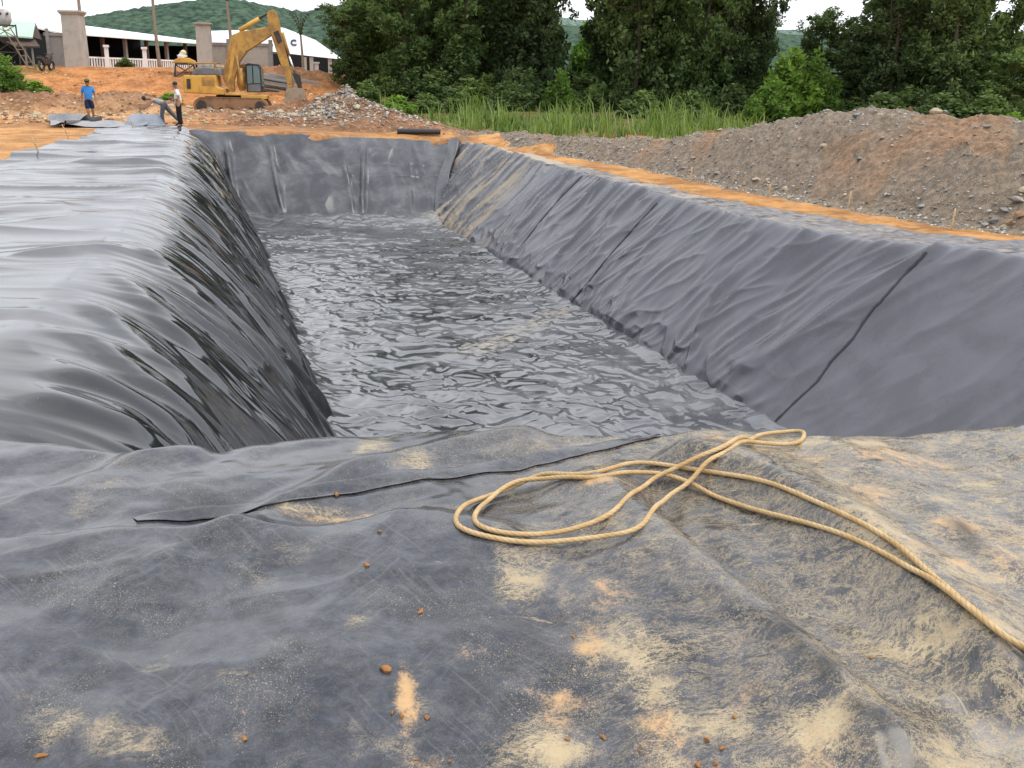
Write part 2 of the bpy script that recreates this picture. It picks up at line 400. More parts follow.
part('side_panel', P, mL, dustL, {'matte': sst(.25, -.15, t)*(.75+.5*noise(YY*.6, X*.5, 35))})
# ---- floor panel
Y = geo_space(5.0, 38.0, 1000, 1.5); X = np.linspace(XL-.25, XR+.25, 340)
X, YY = np.meshgrid(X, Y)
a = .25*fbm(X*.8, YY*.8, 41, 2)
px_, py_ = X+.22*noise(X*1.6, YY*1.6, 42), YY+.22*noise(X*1.6, YY*1.6, 43)
r1 = ridged(px_*1.35+.5*py_, py_*1.35-.4*px_, 44); r2 = ridged(px_*2.3-.7*py_, py_*2.2+.6*px_, 45); r3 = noise(px_*5, py_*5, 46)
amp = .75+.55*noise(X*.45, YY*.45, 47)
c1 = np.abs(noise(px_*1.5+.5*py_, py_*1.5-.45*px_, 144)); c2 = np.abs(noise(px_*2.4-.9*py_, py_*2.3+.8*px_, 145)); c3 = np.abs(noise(px_*4.6+.6*py_, py_*4.4, 146)); c4 = np.abs(noise(px_*3.1+1.2*py_, py_*2.6-px_, 147))
z = -DEP+amp*(.050*c1-.036*c2+.013*c3-.018*c4+.008*r1**2+.04*noise(px_*.5, py_*.5, 48))-.01
edge = np.maximum(sst(XL+.55, XL-.1, X), sst(XR-.7, XR+.1, X)); z += .10*edge**2
edge2 = sst(35, 37.5, YY+.25*(X-XL)); z += .25*edge2**2
P = np.stack([X, YY, z], -1)
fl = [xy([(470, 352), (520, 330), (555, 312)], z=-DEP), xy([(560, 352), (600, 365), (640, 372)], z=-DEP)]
refl_dustF = .52*fold(X, YY, fl[0], 1, .8, .8, ends=0)+.38*fold(X, YY, fl[1], 1, .8, .8, ends=0)+.40*sst(26, 35.5, YY)*(.5+.5*sst(3, 7.5, X))+.12*sst(XR-1.1, XR, X)  # tan patches paint in reflected orange earth and trees; silt towards far end and edge
part('floor_panel', P, mF, refl_dustF)
# ---- right panel: slope, crest and shelf
Y = geo_space(3.6, 40.2, 760, 1.2); n = len(Y)
cx, cz, ox = interp(Y, CRX), interp(Y, CRZ), interp(Y, OUTX)
q = np.linspace(0, 1, 300)
key_x = np.stack([np.full(n, XR-.12), cx, ox], 1); key_z = np.stack([np.full(n, -DEP-.08), cz, cz+.0], 1)
X, Z = arc_sample(np.stack([np.interp([0, .5, 1], [0, .5, 1], k) for k in key_x]), key_z, 300)
def sm(A, k):
    B = np.pad(A, ((0, 0), (k, k)), 'edge'); c = np.cumsum(np.pad(B, ((0, 0), (1, 0))), 1)
    return (c[:, 2*k+1:]-c[:, :-2*k-1])/(2*k+1)
X, Z = sm(sm(X, 7), 5), sm(sm(Z, 7), 5)
YY = np.repeat(Y[:, None], 300, 1); P = np.stack([X, YY, Z], -1); N = grid_normals(P); N[N[..., 0] > 0] *= 1
h = np.clip((Z+DEP)/(cz[:, None]+DEP), 0, 1)          # 0 at the foot, 1 at the crest
on = sst(.0, .08, h)
wy = YY+1.8*h+.3*noise(YY*.4, h*1.2, 51)+.12*noise(YY*1.2, h*2.2, 52)
calm = 1-.8*sst(14.2, 12.8, YY+1.8*h)
g1 = ridged(wy*.95, h*.7, 53)**2; g2 = ridged(wy*2.0, h*1.3+.3*wy, 54)**2; g3 = noise(wy*4.5, h*3, 55)
wall = 1-sst(.93, 1.0, h)*sst(0, .02, X-cx[:, None]+.02)
disp = on*calm*(.12*g1*(.25+.75*h)*(.6+.7*noise(YY*.3, h*.8, 63))+.045*g2*(.5+noise(YY*.5, h, 64))+.012*g3+.06*noise(YY*.45, h*1.5, 65)+.030*ridged(wy*1.4+1.2*h, h*2.2, 67)**4)
farr = sst(29, 33, YY); disp += farr*(.07*ridged(wy*2.2, h*1.2, 56)**2+.03*noise(wy*6, h*2, 57))
foot = sst(.35, .1, h)*on; disp += foot*.04*ridged(YY*1.6, h*5, 58)**2*calm
shelf = sst(.0, .15, X-cx[:, None]); disp = disp*(1-.55*shelf)+shelf*.03*noise(YY*2, X*3, 59)
# long sharp tucks
for pts, hh in (([(655, 318), (640, 345), (628, 372)], .07), ([(703, 330), (690, 362), (680, 386)], .05), ([(618, 262), (590, 292), (570, 318)], .06), ([(745, 262), (715, 300), (695, 345)], .05), ([(560, 190), (520, 232), (492, 268)], .08), ([(610, 200), (560, 255), (528, 290)], .07)):
    zr = lambda a, b: float(-DEP+(a-XR)/(np.interp(b, *zip(*CRX))-XR)*(np.interp(b, *zip(*CRZ))+DEP)) if a > XR else -DEP
    disp += fold(X, YY, xy(pts, zr), hh, .10, .035, ends=.25)
P = P+N*disp[..., None]
edge_w = .06*noise(YY*2.2, YY*0, 60)+.05*noise(YY*6, YY*0, 61); P[..., 0] += shelf*edge_w
dustR = .50*shelf+.75*sst(26, 32, YY)*np.clip(.6+.9*noise(wy*2.2, h*.9, 62), 0, 1)+.20*sst(.25, 0, h)+.30*np.clip(noise(wy*.9, h*.7, 66), 0, 1)
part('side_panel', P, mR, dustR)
SURF_R = P.copy(); 
# ---- far end panel
s = np.linspace(0, 1, 320); v = np.linspace(0, 1, 170)
S, Vv = np.meshgrid(s, v, indexing='ij')
bx, by = .9+S*(8.6-.9), 37.3-S*1.9
tx, ty, tz = -.4+S*(9.9+.4), 40.35-S*1.05, .0-.39*S
k = np.clip(Vv/.86, 0, 1); kk = k-.12*np.maximum(k-.8, 0)
ext = np.clip((Vv-.86)/.14, 0, 1)
P = np.stack([bx+(tx-bx)*k, by+(ty-by)*k+ext*.42, -DEP-.05+(tz+DEP+.05)*k], -1)
N = grid_normals(P); N = np.where(N[..., 1:2] > 0, -N, N); 
wx = S*8+.4*noise(S*5, Vv*2, 71)+.5*Vv
disp = (1-ext)*(.08*ridged(wx*.75, Vv*1.1, 72)**3+.10*noise(wx*1.7, Vv*2.4, 73)-.04*np.abs(noise(wx*2.6, Vv*4, 75))+.022*noise(wx*4, Vv*6, 74))*(.4+.6*np.sin(np.pi*np.clip(k, 0, 1)))
for x0_, x1_, hh in ((.14, .05, .18), (.29, .25, .16), (.55, .56, .11), (.64, .60, .18), (.80, .82, .08)):
    c0 = x0_+(x1_-x0_)*(1-k); disp += (1-ext)*hh*np.exp(-((S-c0)/.012)**2)*sst(0, .25, k)*sst(1.02, .75, k)
for kz in (.52, .66): disp += (1-ext)*.010*np.exp(-((k-kz-.03*S)/.008)**2)*sst(.18, .25, S)
P = P+N*disp[..., None]
part('end_panel', P, mE, .25*sst(.12, 0, k)+.12)
# fold of spare sheet tucked into the far right corner
mb = MB()
P2 = []
for i in range(40):
    k = i/39; c = Vector((8.25+1.35*k, 36.0+2.9*k, -DEP+.1+2.58*k)); row = []
    for j in range(16):
        a = j/15; row.append((c.x-.28+.50*a+.05*math.sin(k*9), c.y-.55*math.sin(a*math.pi)*(.5+.5*k)-.05*math.sin(k*13+a*4), c.z+.10*math.sin(a*5+k*6)+.02))
    P2.append(row)
part('corner_fold', np.array(P2), mE, np.full((40, 16), .25))

# ---- near apron the photographer stands on
CREST = xy([(-120, 425), (0, 432), (50, 438), (100, 443), (160, 450), (215, 449), (250, 440), (330, 430), (420, 427), (560, 430), (650, 432), (720, 428), (765, 426), (850, 427), (920, 423), (1024, 420), (1200, 410)], z=.08)
CRY = [(-6, CREST[0][1]+.3)]+[(a, b) for a, b in CREST]+[(14, CREST[-1][1]+.6)]
APF = [  # ridges seen on the apron: (image points unprojected to the bank), height, widths
    ([(-90, 566), (60, 552), (150, 547), (260, 541), (380, 533), (440, 530), (505, 545), (560, 575)], .075, .10, .42),
    ([(640, 462), (700, 478), (760, 500), (830, 535), (900, 580), (960, 630), (1060, 715)], .20, .34, .17),
    ([(560, 470), (610, 505), (660, 556), (720, 600), (790, 640), (860, 690), (960, 770)], .13, .18, .24),
    ([(-40, 535), (60, 497), (140, 462), (225, 446)], .07, .12, .2),
    ([(190, 560), (270, 515), (360, 478), (470, 445), (560, 432)], .06, .1, .16),
    ([(800, 432), (860, 470), (930, 520), (1050, 590)], .05, .2, .2),
    ([(545, 668), (640, 640), (720, 650), (800, 700)], .035, .12, .16),
    ([(690, 600), (770, 640), (850, 700), (900, 770)], .03, .04, .05),
]
APF = [(xy(p), a, b, c) for p, a, b, c in APF]
VAL = [(xy([(640, 478), (690, 540), (745, 585), (800, 615), (870, 680), (950, 740)]), -.06, .08, .08)]
SEAM1 = xy([(138, 524), (160, 518), (200, 514), (270, 511), (330, 500), (400, 488), (470, 472), (540, 458), (600, 447), (640, 438), (662, 434)], z=.08)
def apron_z(x, y, drop=True):
    x = np.asarray(x, float); y = np.asarray(y, float)
    z = .05+.045*fbm(x*.9, y*.9, 81, 3)+.007*noise(x*4.5, y*4.5, 83)+.0035*noise(x*9, y*9, 84)
    a_ = x*.80+y*.60; b_ = -x*.60+y*.80
    z = z+.020*np.clip(ridged(b_*1.1+.25*noise(a_*.8, b_*.8, 87), a_*.32, 88), 0, 1)**3+.010*np.clip(ridged(x*.55, y*2.2+.3*noise(x, y, 85), 89), 0, 1)**3
    z = z-.20*sst(3.5, 1.7, y)-.06*sst(1.5, 4.5, x)*sst(2.6, 1.4, y)
    for p, h, a, b in APF: z = z+fold(x, y, p, h, a, b, 1.7, .12)
    for p, h, a, b in VAL: z = z+fold(x, y, p, h, a, b, 2, .2)
    d, s, u = pdist(x, y, SEAM1)
    z = z-.010*np.exp(-(d/.05)**2)*sst(0, .08, u)*sst(0, .2, 1-u)
    yc = interp(x, CRY); e = np.maximum(y-yc+.12, 0)
    if drop: z = z-np.where(e < .30, .9*e**2/.3*.5, .135+(e-.30)*1.9)
    return z
X, YY = np.meshgrid(np.linspace(-5, 9, 470), np.concatenate([np.linspace(-2.5, 1.6, 60)[:-1], np.linspace(1.6, 6.2, 300)]))
Zz = apron_z(X, YY)
Zz = np.where(YY > interp(X, CRY)+.3, np.minimum(Zz, np.where(X < .2, -.12, 9)), Zz)
P = np.stack([X, YY, Zz], -1)
def blobs(lst):
    r = np.zeros(X.shape)
    for bx_, by_, rx, ry, a in lst:
        c = at(bx_, by_, .03); ex = at(bx_+rx, by_, .03)-c; ey = at(bx_, by_-ry, .03)-c
        M_ = np.linalg.inv(np.array([[ex.x, ey.x], [ex.y, ey.y]]))
        u = M_[0, 0]*(X-c.x)+M_[0, 1]*(YY-c.y); v_ = M_[1, 0]*(X-c.x)+M_[1, 1]*(YY-c.y)
        r = np.maximum(r, a*np.exp(-(u*u+v_*v_)))
    return r
base_d = .17+.25*sst(-.1, 2., X)+.12*sst(1.6, 3., X)+.06*sst(3.6, 2., YY)
brk = np.clip(.82+.75*fbm(X*3.3, YY*3.3, 186, 3), .15, 1.25)
dust = np.maximum(base_d, .9*brk*blobs([(760, 450, 90, 26, .62), (870, 450, 120, 26, .60), (980, 480, 90, 45, .66), (1010, 580, 70, 60, .68), (900, 640, 60, 40, .5), (640, 650, 120, 45, .68), (520, 575, 45, 40, .75),
    (560, 730, 120, 50, .66), (700, 720, 110, 50, .72), (830, 720, 100, 60, .8), (950, 735, 110, 50, .8), (930, 655, 70, 25, .62), (380, 450, 60, 26, .62), (415, 478, 40, 20, .55), (330, 470, 130, 16, .42), (120, 480, 130, 22, .45), (350, 630, 30, 16, .55), (660, 680, 50, 30, .7),
    (40, 715, 60, 24, .62), (130, 735, 60, 26, .52), (230, 690, 40, 22, .46), (10, 700, 30, 18, .6), (420, 690, 30, 60, .5), (280, 520, 140, 7, .55), (420, 520, 90, 8, .6), (1000, 740, 60, 40, .8)]))
orange = np.clip(.95+.8*fbm(X*3.6, YY*3.6, 187, 3), .1, 1.25)*blobs([(590, 505, 60, 7, .7), (560, 480, 20, 14, .62), (740, 460, 60, 14, .55), (830, 470, 50, 18, .5), (960, 590, 70, 26, .6), (1010, 560, 40, 30, .6), (405, 700, 14, 45, .75), (240, 720, 8, 26, .7), (590, 645, 24, 24, .68), (650, 715, 50, 30, .6), (560, 695, 40, 30, .5), (420, 740, 40, 20, .5), (425, 612, 12, 8, .7), (590, 690, 70, 12, .5), (700, 745, 50, 18, .62), (900, 470, 110, 16, .55), (870, 520, 40, 30, .45), (985, 610, 60, 20, .62), (960, 540, 50, 14, .5), (620, 600, 60, 30, .42), (820, 745, 60, 24, .5), (480, 660, 40, 40, .38), (760, 690, 70, 20, .45), (340, 525, 120, 5, .5)])
dark = np.zeros(X.shape)  # painted shade running along the valleys between the folds
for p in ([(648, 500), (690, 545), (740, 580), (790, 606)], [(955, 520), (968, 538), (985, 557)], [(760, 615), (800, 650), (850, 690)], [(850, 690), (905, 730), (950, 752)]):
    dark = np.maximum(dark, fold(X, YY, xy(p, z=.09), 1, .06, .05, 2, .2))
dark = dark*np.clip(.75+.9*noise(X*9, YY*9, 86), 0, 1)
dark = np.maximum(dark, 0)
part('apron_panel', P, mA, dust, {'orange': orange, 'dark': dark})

# ---- lifted overlap edges and weld seams
def strip(name, line, fn, width, lift, mat, up0=.004, taper=True, side=1):
    """thin sheet strip along a ground line: its front edge stands proud of the sheet below"""
    pts = [Vector((a, b, 0)) for a, b in line]; L = [0]
    for a, b in zip(pts[:-1], pts[1:]): L.append(L[-1]+(b-a).length)
    n = max(20, int(L[-1]/.03)); rows = []
    for i in range(n):
        q = L[-1]*i/(n-1); k = np.searchsorted(L, q, 'right')-1; k = min(k, len(pts)-2)
        a, b = pts[k], pts[k+1]; c = a+(b-a)*((q-L[k])/(L[k+1]-L[k])); d = (b-a).normalized(); nn = Vector((-d.y, d.x, 0))*side
        e = i/(n-1); env = min(1, e/.10, (1-e)/.10) if taper else 1
        lf = lift*env*(.55+.45*math.sin(i*.23)*math.sin(i*.071+1)+.15*math.sin(i*.7)); lf = max(lf, .003)
        row = []
        for j in range(9):
            f = j/8; p = c+nn*(width*(f-.0)*(.6+.4*env)); hgt = lf*(1-f)**1.6+up0*(1-f)
            row.append((p.x, p.y, float(fn(p.x, p.y))+hgt-(.004 if j == 8 else 0)))
        f0 = row[0]; row.insert(0, (f0[0]+nn.x*.004, f0[1]+nn.y*.004, f0[2]-.0025)); row.insert(0, (f0[0]+nn.x*.05, f0[1]+nn.y*.05, f0[2]-.004-lf*.2))
        rows.append(row)
    return np.array(rows)
st = strip('overlap_edge', SEAM1, apron_z, .12, .003, mA, up0=.006)
part('overlap_edge', st, mA, np.full(st.shape[:2], .25), {'orange': np.zeros(st.shape[:2]), 'dark': np.zeros(st.shape[:2])})
# seams on the slopes and floor
def surf_strip(name, pts_img, A, width, lift, mat):
    """weld strip on a finished sheet A (grid of points): nearest surface points along an image line"""
    rows = []
    flat = A.reshape(-1, 3); rel = flat-np.array([0, 0, CAMH])
    dep = rel @ np.array(CF); ix = 512+FPX*(rel @ np.array(CR))/dep; iy = 384-FPX*(rel @ np.array(CU))/dep
    pp = []
    for (a, b), (c, d) in zip(pts_img[:-1], pts_img[1:]):
        for k in range(14): pp.append((a+(c-a)*k/14, b+(d-b)*k/14))
    C = []
    for a, b in pp:
        dd = (ix-a)**2+(iy-b)**2; j = np.argpartition(dd, 4)[:4]; w_ = 1/(dd[j]+.5); C.append((flat[j]*w_[:, None]).sum(0)/w_.sum())
    C = np.array(C)
    for _ in range(2): C[1:-1] = (C[:-2]+2*C[1:-1]+C[2:])/4
    for i, c in enumerate(C):
        d = C[min(i+1, len(C)-1)]-C[max(i-1, 0)]; d /= np.linalg.norm(d)
        up = np.array([-.85, 0, .5]) if abs(d[2]) > .15 else np.array([0, 0, 1.])
        nn = np.cross(up, d); nn /= np.linalg.norm(nn); lf = lift*(.5+.5*math.sin(i*.9)*math.sin(i*.37))
        rows.append([c-nn*width*.5+up*.004, c-nn*width*.25+up*(.012+lf), c+nn*width*.1+up*(.012+lf*.6), c+nn*width*.5+up*.003])
    part(name, np.array(rows), mat)
surf_strip('weld_seam', [(927, 252), (907, 272), (882, 300), (870, 312), (852, 340), (832, 360), (817, 382), (792, 405), (772, 425)], SURF_R, .05, .012, mSeam)
surf_strip('weld_seam', [(657, 203), (634, 228), (610, 255), (590, 280), (568, 306)], SURF_R, .04, .01, mSeam)
surf_strip('weld_seam', [(582, 176), (560, 198), (538, 224), (515, 254)], SURF_R, .04, .01, mSeam)

# ------------------------------------------------------------------ ground
def col(px, py, d): return atd(px, py, d)
HEAPS = []   # x, y, sx, sy, h, angle
def heap(px, d, sx, sy, h, ang=0.):
    p = atd(px, 100, d); HEAPS.append((p.x, p.y, sx, sy, h, ang))
heap(346, 50, 1.8, 1.7, 1.45, .1); heap(376, 48, 1.8, 1.3, .75); heap(325, 47.5, 1.0, 1.0, .3); heap(395, 46.5, 2.4, 1.4, .6); heap(285, 47.5, 1.8, 1.3, .35); heap(440, 43, 2.4, 1.0, .32)
heap(250, 50, 3.2, 1.6, .42); heap(205, 52, 2.0, 1.3, .25); heap(128, 57, 2.2, 1.5, .75); heap(160, 55, 1.6, 1.2, .5); heap(60, 58, 5, 1.6, .45); heap(20, 60, 3.5, 2, .7)
heap(300, 57, 2.0, 1.5, .75); heap(265, 75, 6, 3, .6); heap(330, 62, 3, 3, .7)
heap(500, 41, 2.6, .9, .30); heap(560, 36, 1.6, .7, .25); heap(545, 40, 2.2, .9, .32)
def ground_z(x, y):
    x = np.asarray(x, float); y = np.asarray(y, float)
    z = -.39*sst(2, 9.5, x)*sst(3, 15, y)*sst(75, 50, y)
    bank = sst(62, 80, y+.15*x)*2.35*sst(22, 2, x)+sst(55, 80, y)*1.1*sst(2, 22, x)
    z = z+bank+sst(100, 300, y)*1.2
    far = sst(42.5, 46, y)
    z = z+far*(.12*fbm(x*.35, y*.35, 91, 3)+.09*noise(x*1.3, y*1.3, 92)+.05*noise(x*2.1, y*2.1, 97))+.02*noise(x*1.3, y*1.3, 93)
    for a, b, sx, sy, h, an in HEAPS:
        c, s = math.cos(an), math.sin(an); u = (x-a)*c+(y-b)*s; v = -(x-a)*s+(y-b)*c
        r = np.sqrt((u/sx)**2+(v/sy)**2)
        hh = h*np.clip(1-r*.62, 0, 1)**1.1*1.25
        z = z+hh*(1+.22*noise(x*1.1, y*1.1, 94)+.12*noise(x*3, y*3, 95))
    return z
def pit_cut(x, y):
    """the ground stays below the sheets; it meets them at their outer edges"""
    l = np.minimum(x-interp(y, XEP), interp(y, OUTX)-x); l = np.minimum(l, np.minimum(40.62-.1*x-y, y+8))
    return l
gx = np.concatenate([-geo_space(26, 1800, 46, 4.5)[::-1], np.arange(-25.8, -8, .5), np.arange(-8, 26, .2), 26+geo_space(.2, 1800, 60, 5)])
gy = np.concatenate([np.array([-300, -120, -50, -25, -14]), np.arange(-8, 80, .25), 80+geo_space(.3, 2400, 60, 5)])
X, YY = np.meshgrid(gx, gy)
Zg = ground_z(X, YY); l = pit_cut(X, YY)
Zg = np.where(l > 0, np.where(l < .45, Zg-.015-.25*np.maximum(l-.12, 0), np.minimum(Zg-.15-3.4*sst(.45, 1.1, l), -.3-3.0*sst(.6, 1.2, l))), Zg-.012*sst(.6, 0, -l))
me = np_mesh('ground', np.stack([X, YY, Zg], -1).reshape(-1, 3), grid_faces(*X.shape))
C = np.empty(X.shape+(3,)); C[:] = (.36, .185, .08)
def tint(m, c):
    global C
    C = C*(1-m[..., None])+np.array(c)*m[..., None]
nz = fbm(X*.25, YY*.25, 96, 4)
tint(sst(45, 46.5, YY+nz*1.2)*sst(16, 8, X), (.45, .195, .065))
tint(sst(43.3, 44.2, YY+nz*.6)*sst(0, 2.5, X+nz)*sst(60, 56, YY)*.9, (.185, .098, .055))
band = sst(46.0, 48, YY+nz)*sst(60, 55, YY+nz)*sst(3, -2, X-nz*2); tint(.7*band, (.48, .33, .18))
for a, b, sx, sy, h, an in HEAPS:
    g = np.exp(-(((X-a)/sx)**2+((YY-b)/sy)**2)); 
    tint(np.clip(g*.9, 0, .8), (.21, .115, .07))
hb = np.exp(-(((X-HEAPS[0][0]+.5)/2.6)**2+((YY-HEAPS[0][1])/1.8)**2)); tint(np.clip(hb*.95, 0, .6), (.25, .17, .115))
tint(sst(0, -6, X)*sst(44.5, 40, YY)*.9, (.51, .275, .105))
tint(sst(-8.5, -12, X+nz*2)*sst(58, 66, YY), (.12, .16, .04))
tint(sst(-1.2, 1.2, X-.17*YY+nz*1.5)*sst(48, 51, YY+nz*1.5)*.9, (.10, .10, .04))
tint(sst(110, 150, YY), (.12, .15, .06))
strip_m = sst(-.25, .25, noise(X*1.3, YY*1.3, 98)+.32)*sst(-.05, -.25, l)*sst(-2.6, -1.2, l)*sst(4, 8, X)*sst(44, 40, YY); tint(strip_m, (.50, .265, .095))
attr_col(me, 'tint', C)
t = NT('earth'); p = t.pos(); c0 = t.attr('tint', False)
a = t.noise(p, .7, 7, .65); b = t.noise(p, 4.5, 6, .65); c_ = t.noise(p, 26, 4, .65)
vo = t.n('TexVoronoi', {'Vector': p, 'Scale': 3.2}).outputs['Distance']
cc = t.mix(t.ramp(a, .35, .65), t.mix(1., c0, (.62, .55, .48), 'MULTIPLY'), t.mix(1., c0, (1.2, 1.15, 1.1), 'MULTIPLY'))
cc = t.mix(t.ramp(b, .50, .66, 0, .65), cc, t.mix(.5, c0, (.52, .40, .26)))
cc = t.mix(t.ramp(b, .46, .32, 0, .6), cc, t.mix(1., c0, (.5, .43, .4), 'MULTIPLY'))
mGround = t.out(cc, .9, .2, 0, t.mth('ADD', t.mth('MULTIPLY', b, .8), t.mth('MULTIPLY', c_, .3)), .8, .12)
ground = link('ground', me, mGround, None, True); tag(ground, kind='structure')

# ------------------------------------------------------------------ gravel mound on the right
MBASE = [tuple(at(a, b, -.37).xy) for a, b in [(432, 137.5), (480, 142), (560, 155), (640, 168.5), (740, 190.5), (820, 205), (920, 222), (1024, 237)]]
e0 = (MBASE[-1][0]+(MBASE[-1][0]-MBASE[-2][0])*.9, MBASE[-1][1]-3.2); MBASE = MBASE+[e0, (e0[0]+1.3, e0[1]-4)]
ml = [0]
for a, b in zip(MBASE[:-1], MBASE[1:]): ml.append(ml[-1]+math.dist(a, b))
ns, nv = 620, 190
sv = np.linspace(0, ml[-1], ns); bx = np.interp(sv, ml, [q[0] for q in MBASE]); by = np.interp(sv, ml, [q[1] for q in MBASE])
for _ in range(30): bx[1:-1] = (bx[:-2]+bx[2:])/2*.5+bx[1:-1]*.5; by[1:-1] = (by[:-2]+by[2:])/2*.5+by[1:-1]*.5
HT = [(0, .2), (ml[1], .34), (ml[2], .5), (ml[3]-1, .75), (ml[4]-3, 1.3), (ml[4]-1, 1.75), (ml[4]+.6, 1.80), (ml[5]+.3, 1.74), (ml[6], 1.74), (ml[7], 1.68), (ml[-1], 1.3)]
hm = np.interp(sv, [q[0] for q in HT], [q[1] for q in HT])
for _ in range(40): hm[1:-1] = (hm[:-2]+hm[2:])/4+hm[1:-1]/2
wd = 1.2+hm*2.9
v = np.linspace(0, 1, nv)
S, V = np.meshgrid(sv, v, indexing='ij'); W_ = wd[:, None]; H_ = hm[:, None]
prof = np.interp(V, [0, .06, .30, .42, .55, .68, .9, 1], [0, .05, .78, .96, 1, .96, .4, -.05])
X = bx[:, None]+V*W_*.97; YY = by[:, None]+V*W_*.22
lump = fbm(S*.45, V*W_*.45, 101, 4)
Zm = -.40+H_*prof*(1+.07*lump)+np.sin(np.clip(V, 0, 1)*np.pi)*(.13*fbm(S*1.5, V*W_*1.2, 103, 4)+.045*noise(S*6, V*W_*6, 104))
Zm += .05*np.sin(np.pi*V)*np.abs(noise(S*2.3+V*W_*.6, V*W_*.7, 105))
X = X-.25*noise(S*1.4, V*0, 106)*(1-V)
MND = np.stack([X, YY, Zm], -1)
me = np_mesh('gravel_mound', MND.reshape(-1, 3)-np.array([14, 18, -.4]), grid_faces(ns, nv))
red = sst(.0, .5, fbm(S*.42+V*1.5, V*W_*.3, 107, 3)+.1+.35*np.exp(-((S-ml[5]-.4)/1.6)**2)); attr(me, 'red', red*(.35+.65*np.sin(np.pi*V)))
t = NT('gravel_earth'); p = t.pos(); r = t.attr('red')
a = t.noise(p, 1.1, 7, .65); b = t.noise(p, 7, 7, .7); g = t.noise(p, 38, 5, .7)
vo = t.n('TexVoronoi', {'Vector': p, 'Scale': 11.}); v2 = t.n('TexVoronoi', {'Vector': p, 'Scale': 26.})
soil = t.mix(t.ramp(t.mth('ADD', t.mth('MULTIPLY', a, .7), t.mth('MULTIPLY', r, .30)), .40, .95), (.27, .215, .16), (.40, .20, .09))
soil = t.mix(t.ramp(b, .35, .7), t.mix(1., soil, (.6, .6, .6), 'MULTIPLY'), t.mix(1., soil, (1.25, 1.22, 1.2), 'MULTIPLY'))
stc = t.mix(.25, (.44, .43, .40), vo.outputs['Color'], 'SOFT_LIGHT')
st_f = t.mth('MULTIPLY', t.ramp(v2.outputs['Distance'], .34, .22), t.ramp(t.mth('SUBTRACT', t.noise(p, 2.2, 5, .6), t.mth('MULTIPLY', r, .16)), .34, .46))
cc = t.mix(t.mth('MULTIPLY', st_f, .75), soil, stc)
hgt = t.mth('ADD', t.mth('MULTIPLY', b, .5), t.mth('ADD', t.mth('MULTIPLY', g, .35), t.mth('MULTIPLY', st_f, .3)))
mMound = t.out(cc, .92, .2, 0, hgt, 1., .10)
mound = link('gravel_mound', me, mMound, None, True); mound.location = (14, 18, -.4)
tag(mound, 'long heap of grey gravel and reddish earth along the right side of the pit', 'mound')

# ---- stones: chips as stuff, larger ones as things
def chip_proto(seed, k=2):
    r_ = random.Random(seed); bm = bmesh.new(); bmesh.ops.create_icosphere(bm, subdivisions=k, radius=1)
    sx, sy, sz = r_.uniform(.8, 1.15), r_.uniform(.6, .9), r_.uniform(.45, .7)
    pl = [(Vector((r_.uniform(-1, 1), r_.uniform(-1, 1), r_.uniform(-1, 1))).normalized(), r_.uniform(.34, .72)) for _ in range(12)]
    for v_ in bm.verts:
        for nrm, dd in pl:
            q_ = v_.co.dot(nrm)
            if q_ > dd: v_.co -= nrm*(q_-dd)
        v_.co.x *= sx; v_.co.y *= sy; v_.co.z *= sz
    V_ = np.array([v_.co[:] for v_ in bm.verts]); F_ = np.array([[v_.index for v_ in f.verts] for f in bm.faces]); bm.free()
    return V_, F_
def scatter_chips(name, pts, sizes, shades, mat, k=1):
    protos = [chip_proto(200+i, k) for i in range(6)]; Vs, Fs, Cs = [], [], []; base = 0
    for i, (p_, s_) in enumerate(zip(pts, sizes)):
        V_, F_ = protos[i % 6]; a, b, c_ = rng.uniform(0, 6.28, 3); b *= .12
        M_ = np.array(Matrix.Rotation(a, 3, 'Z') @ Matrix.Rotation(b, 3, 'X'))
        Vs.append(V_ @ M_.T*s_+p_); Fs.append(F_+base); base += len(V_); Cs.append(np.repeat(shades[i][None], len(V_), 0))
    me = np_mesh(name, np.concatenate(Vs), np.concatenate(Fs)); attr_col(me, 'tint', np.concatenate(Cs))
    return link(name, me, mat)
t = NT('stone'); p = t.pos(); c0 = t.attr('tint', False); a = t.noise(p, 14, 5, .65)
mChip = t.out(t.mix(t.ramp(a, .3, .7), t.mix(1., c0, (.7, .68, .66), 'MULTIPLY'), t.mix(1., c0, (1.15, 1.15, 1.15), 'MULTIPLY')), .9, .25, 0, a, .5, .03)
def shade(n, cs, ws):
    cs = np.array(cs); i = rng.choice(len(cs), n, p=np.array(ws)/sum(ws)); return cs[i]*rng.uniform(.7, 1.25, (n, 1))
GS = [(.32, .31, .29), (.46, .44, .40), (.22, .215, .21), (.34, .23, .14), (.54, .48, .38)]
n = 14000
iu = (rng.random(n)**.8*(ns-1)).astype(int); iv = (np.where(rng.random(n) < .3, rng.random(n)**2*.12, rng.random(n)*.62)*(nv-1)).astype(int)
keep = (red[iu, iv] < .55) | (rng.random(n) < .35); iu, iv = iu[keep], iv[keep]; n = len(iu)
sz = .016+.065*rng.random(n)**3
o = scatter_chips('loose_gravel', MND[iu, iv]+rng.normal(0, .03, (n, 3))*np.array([1, 1, 0]), sz, shade(n, GS, [4, 3, 3, 2, 1]), mChip); tag(o, kind='stuff')
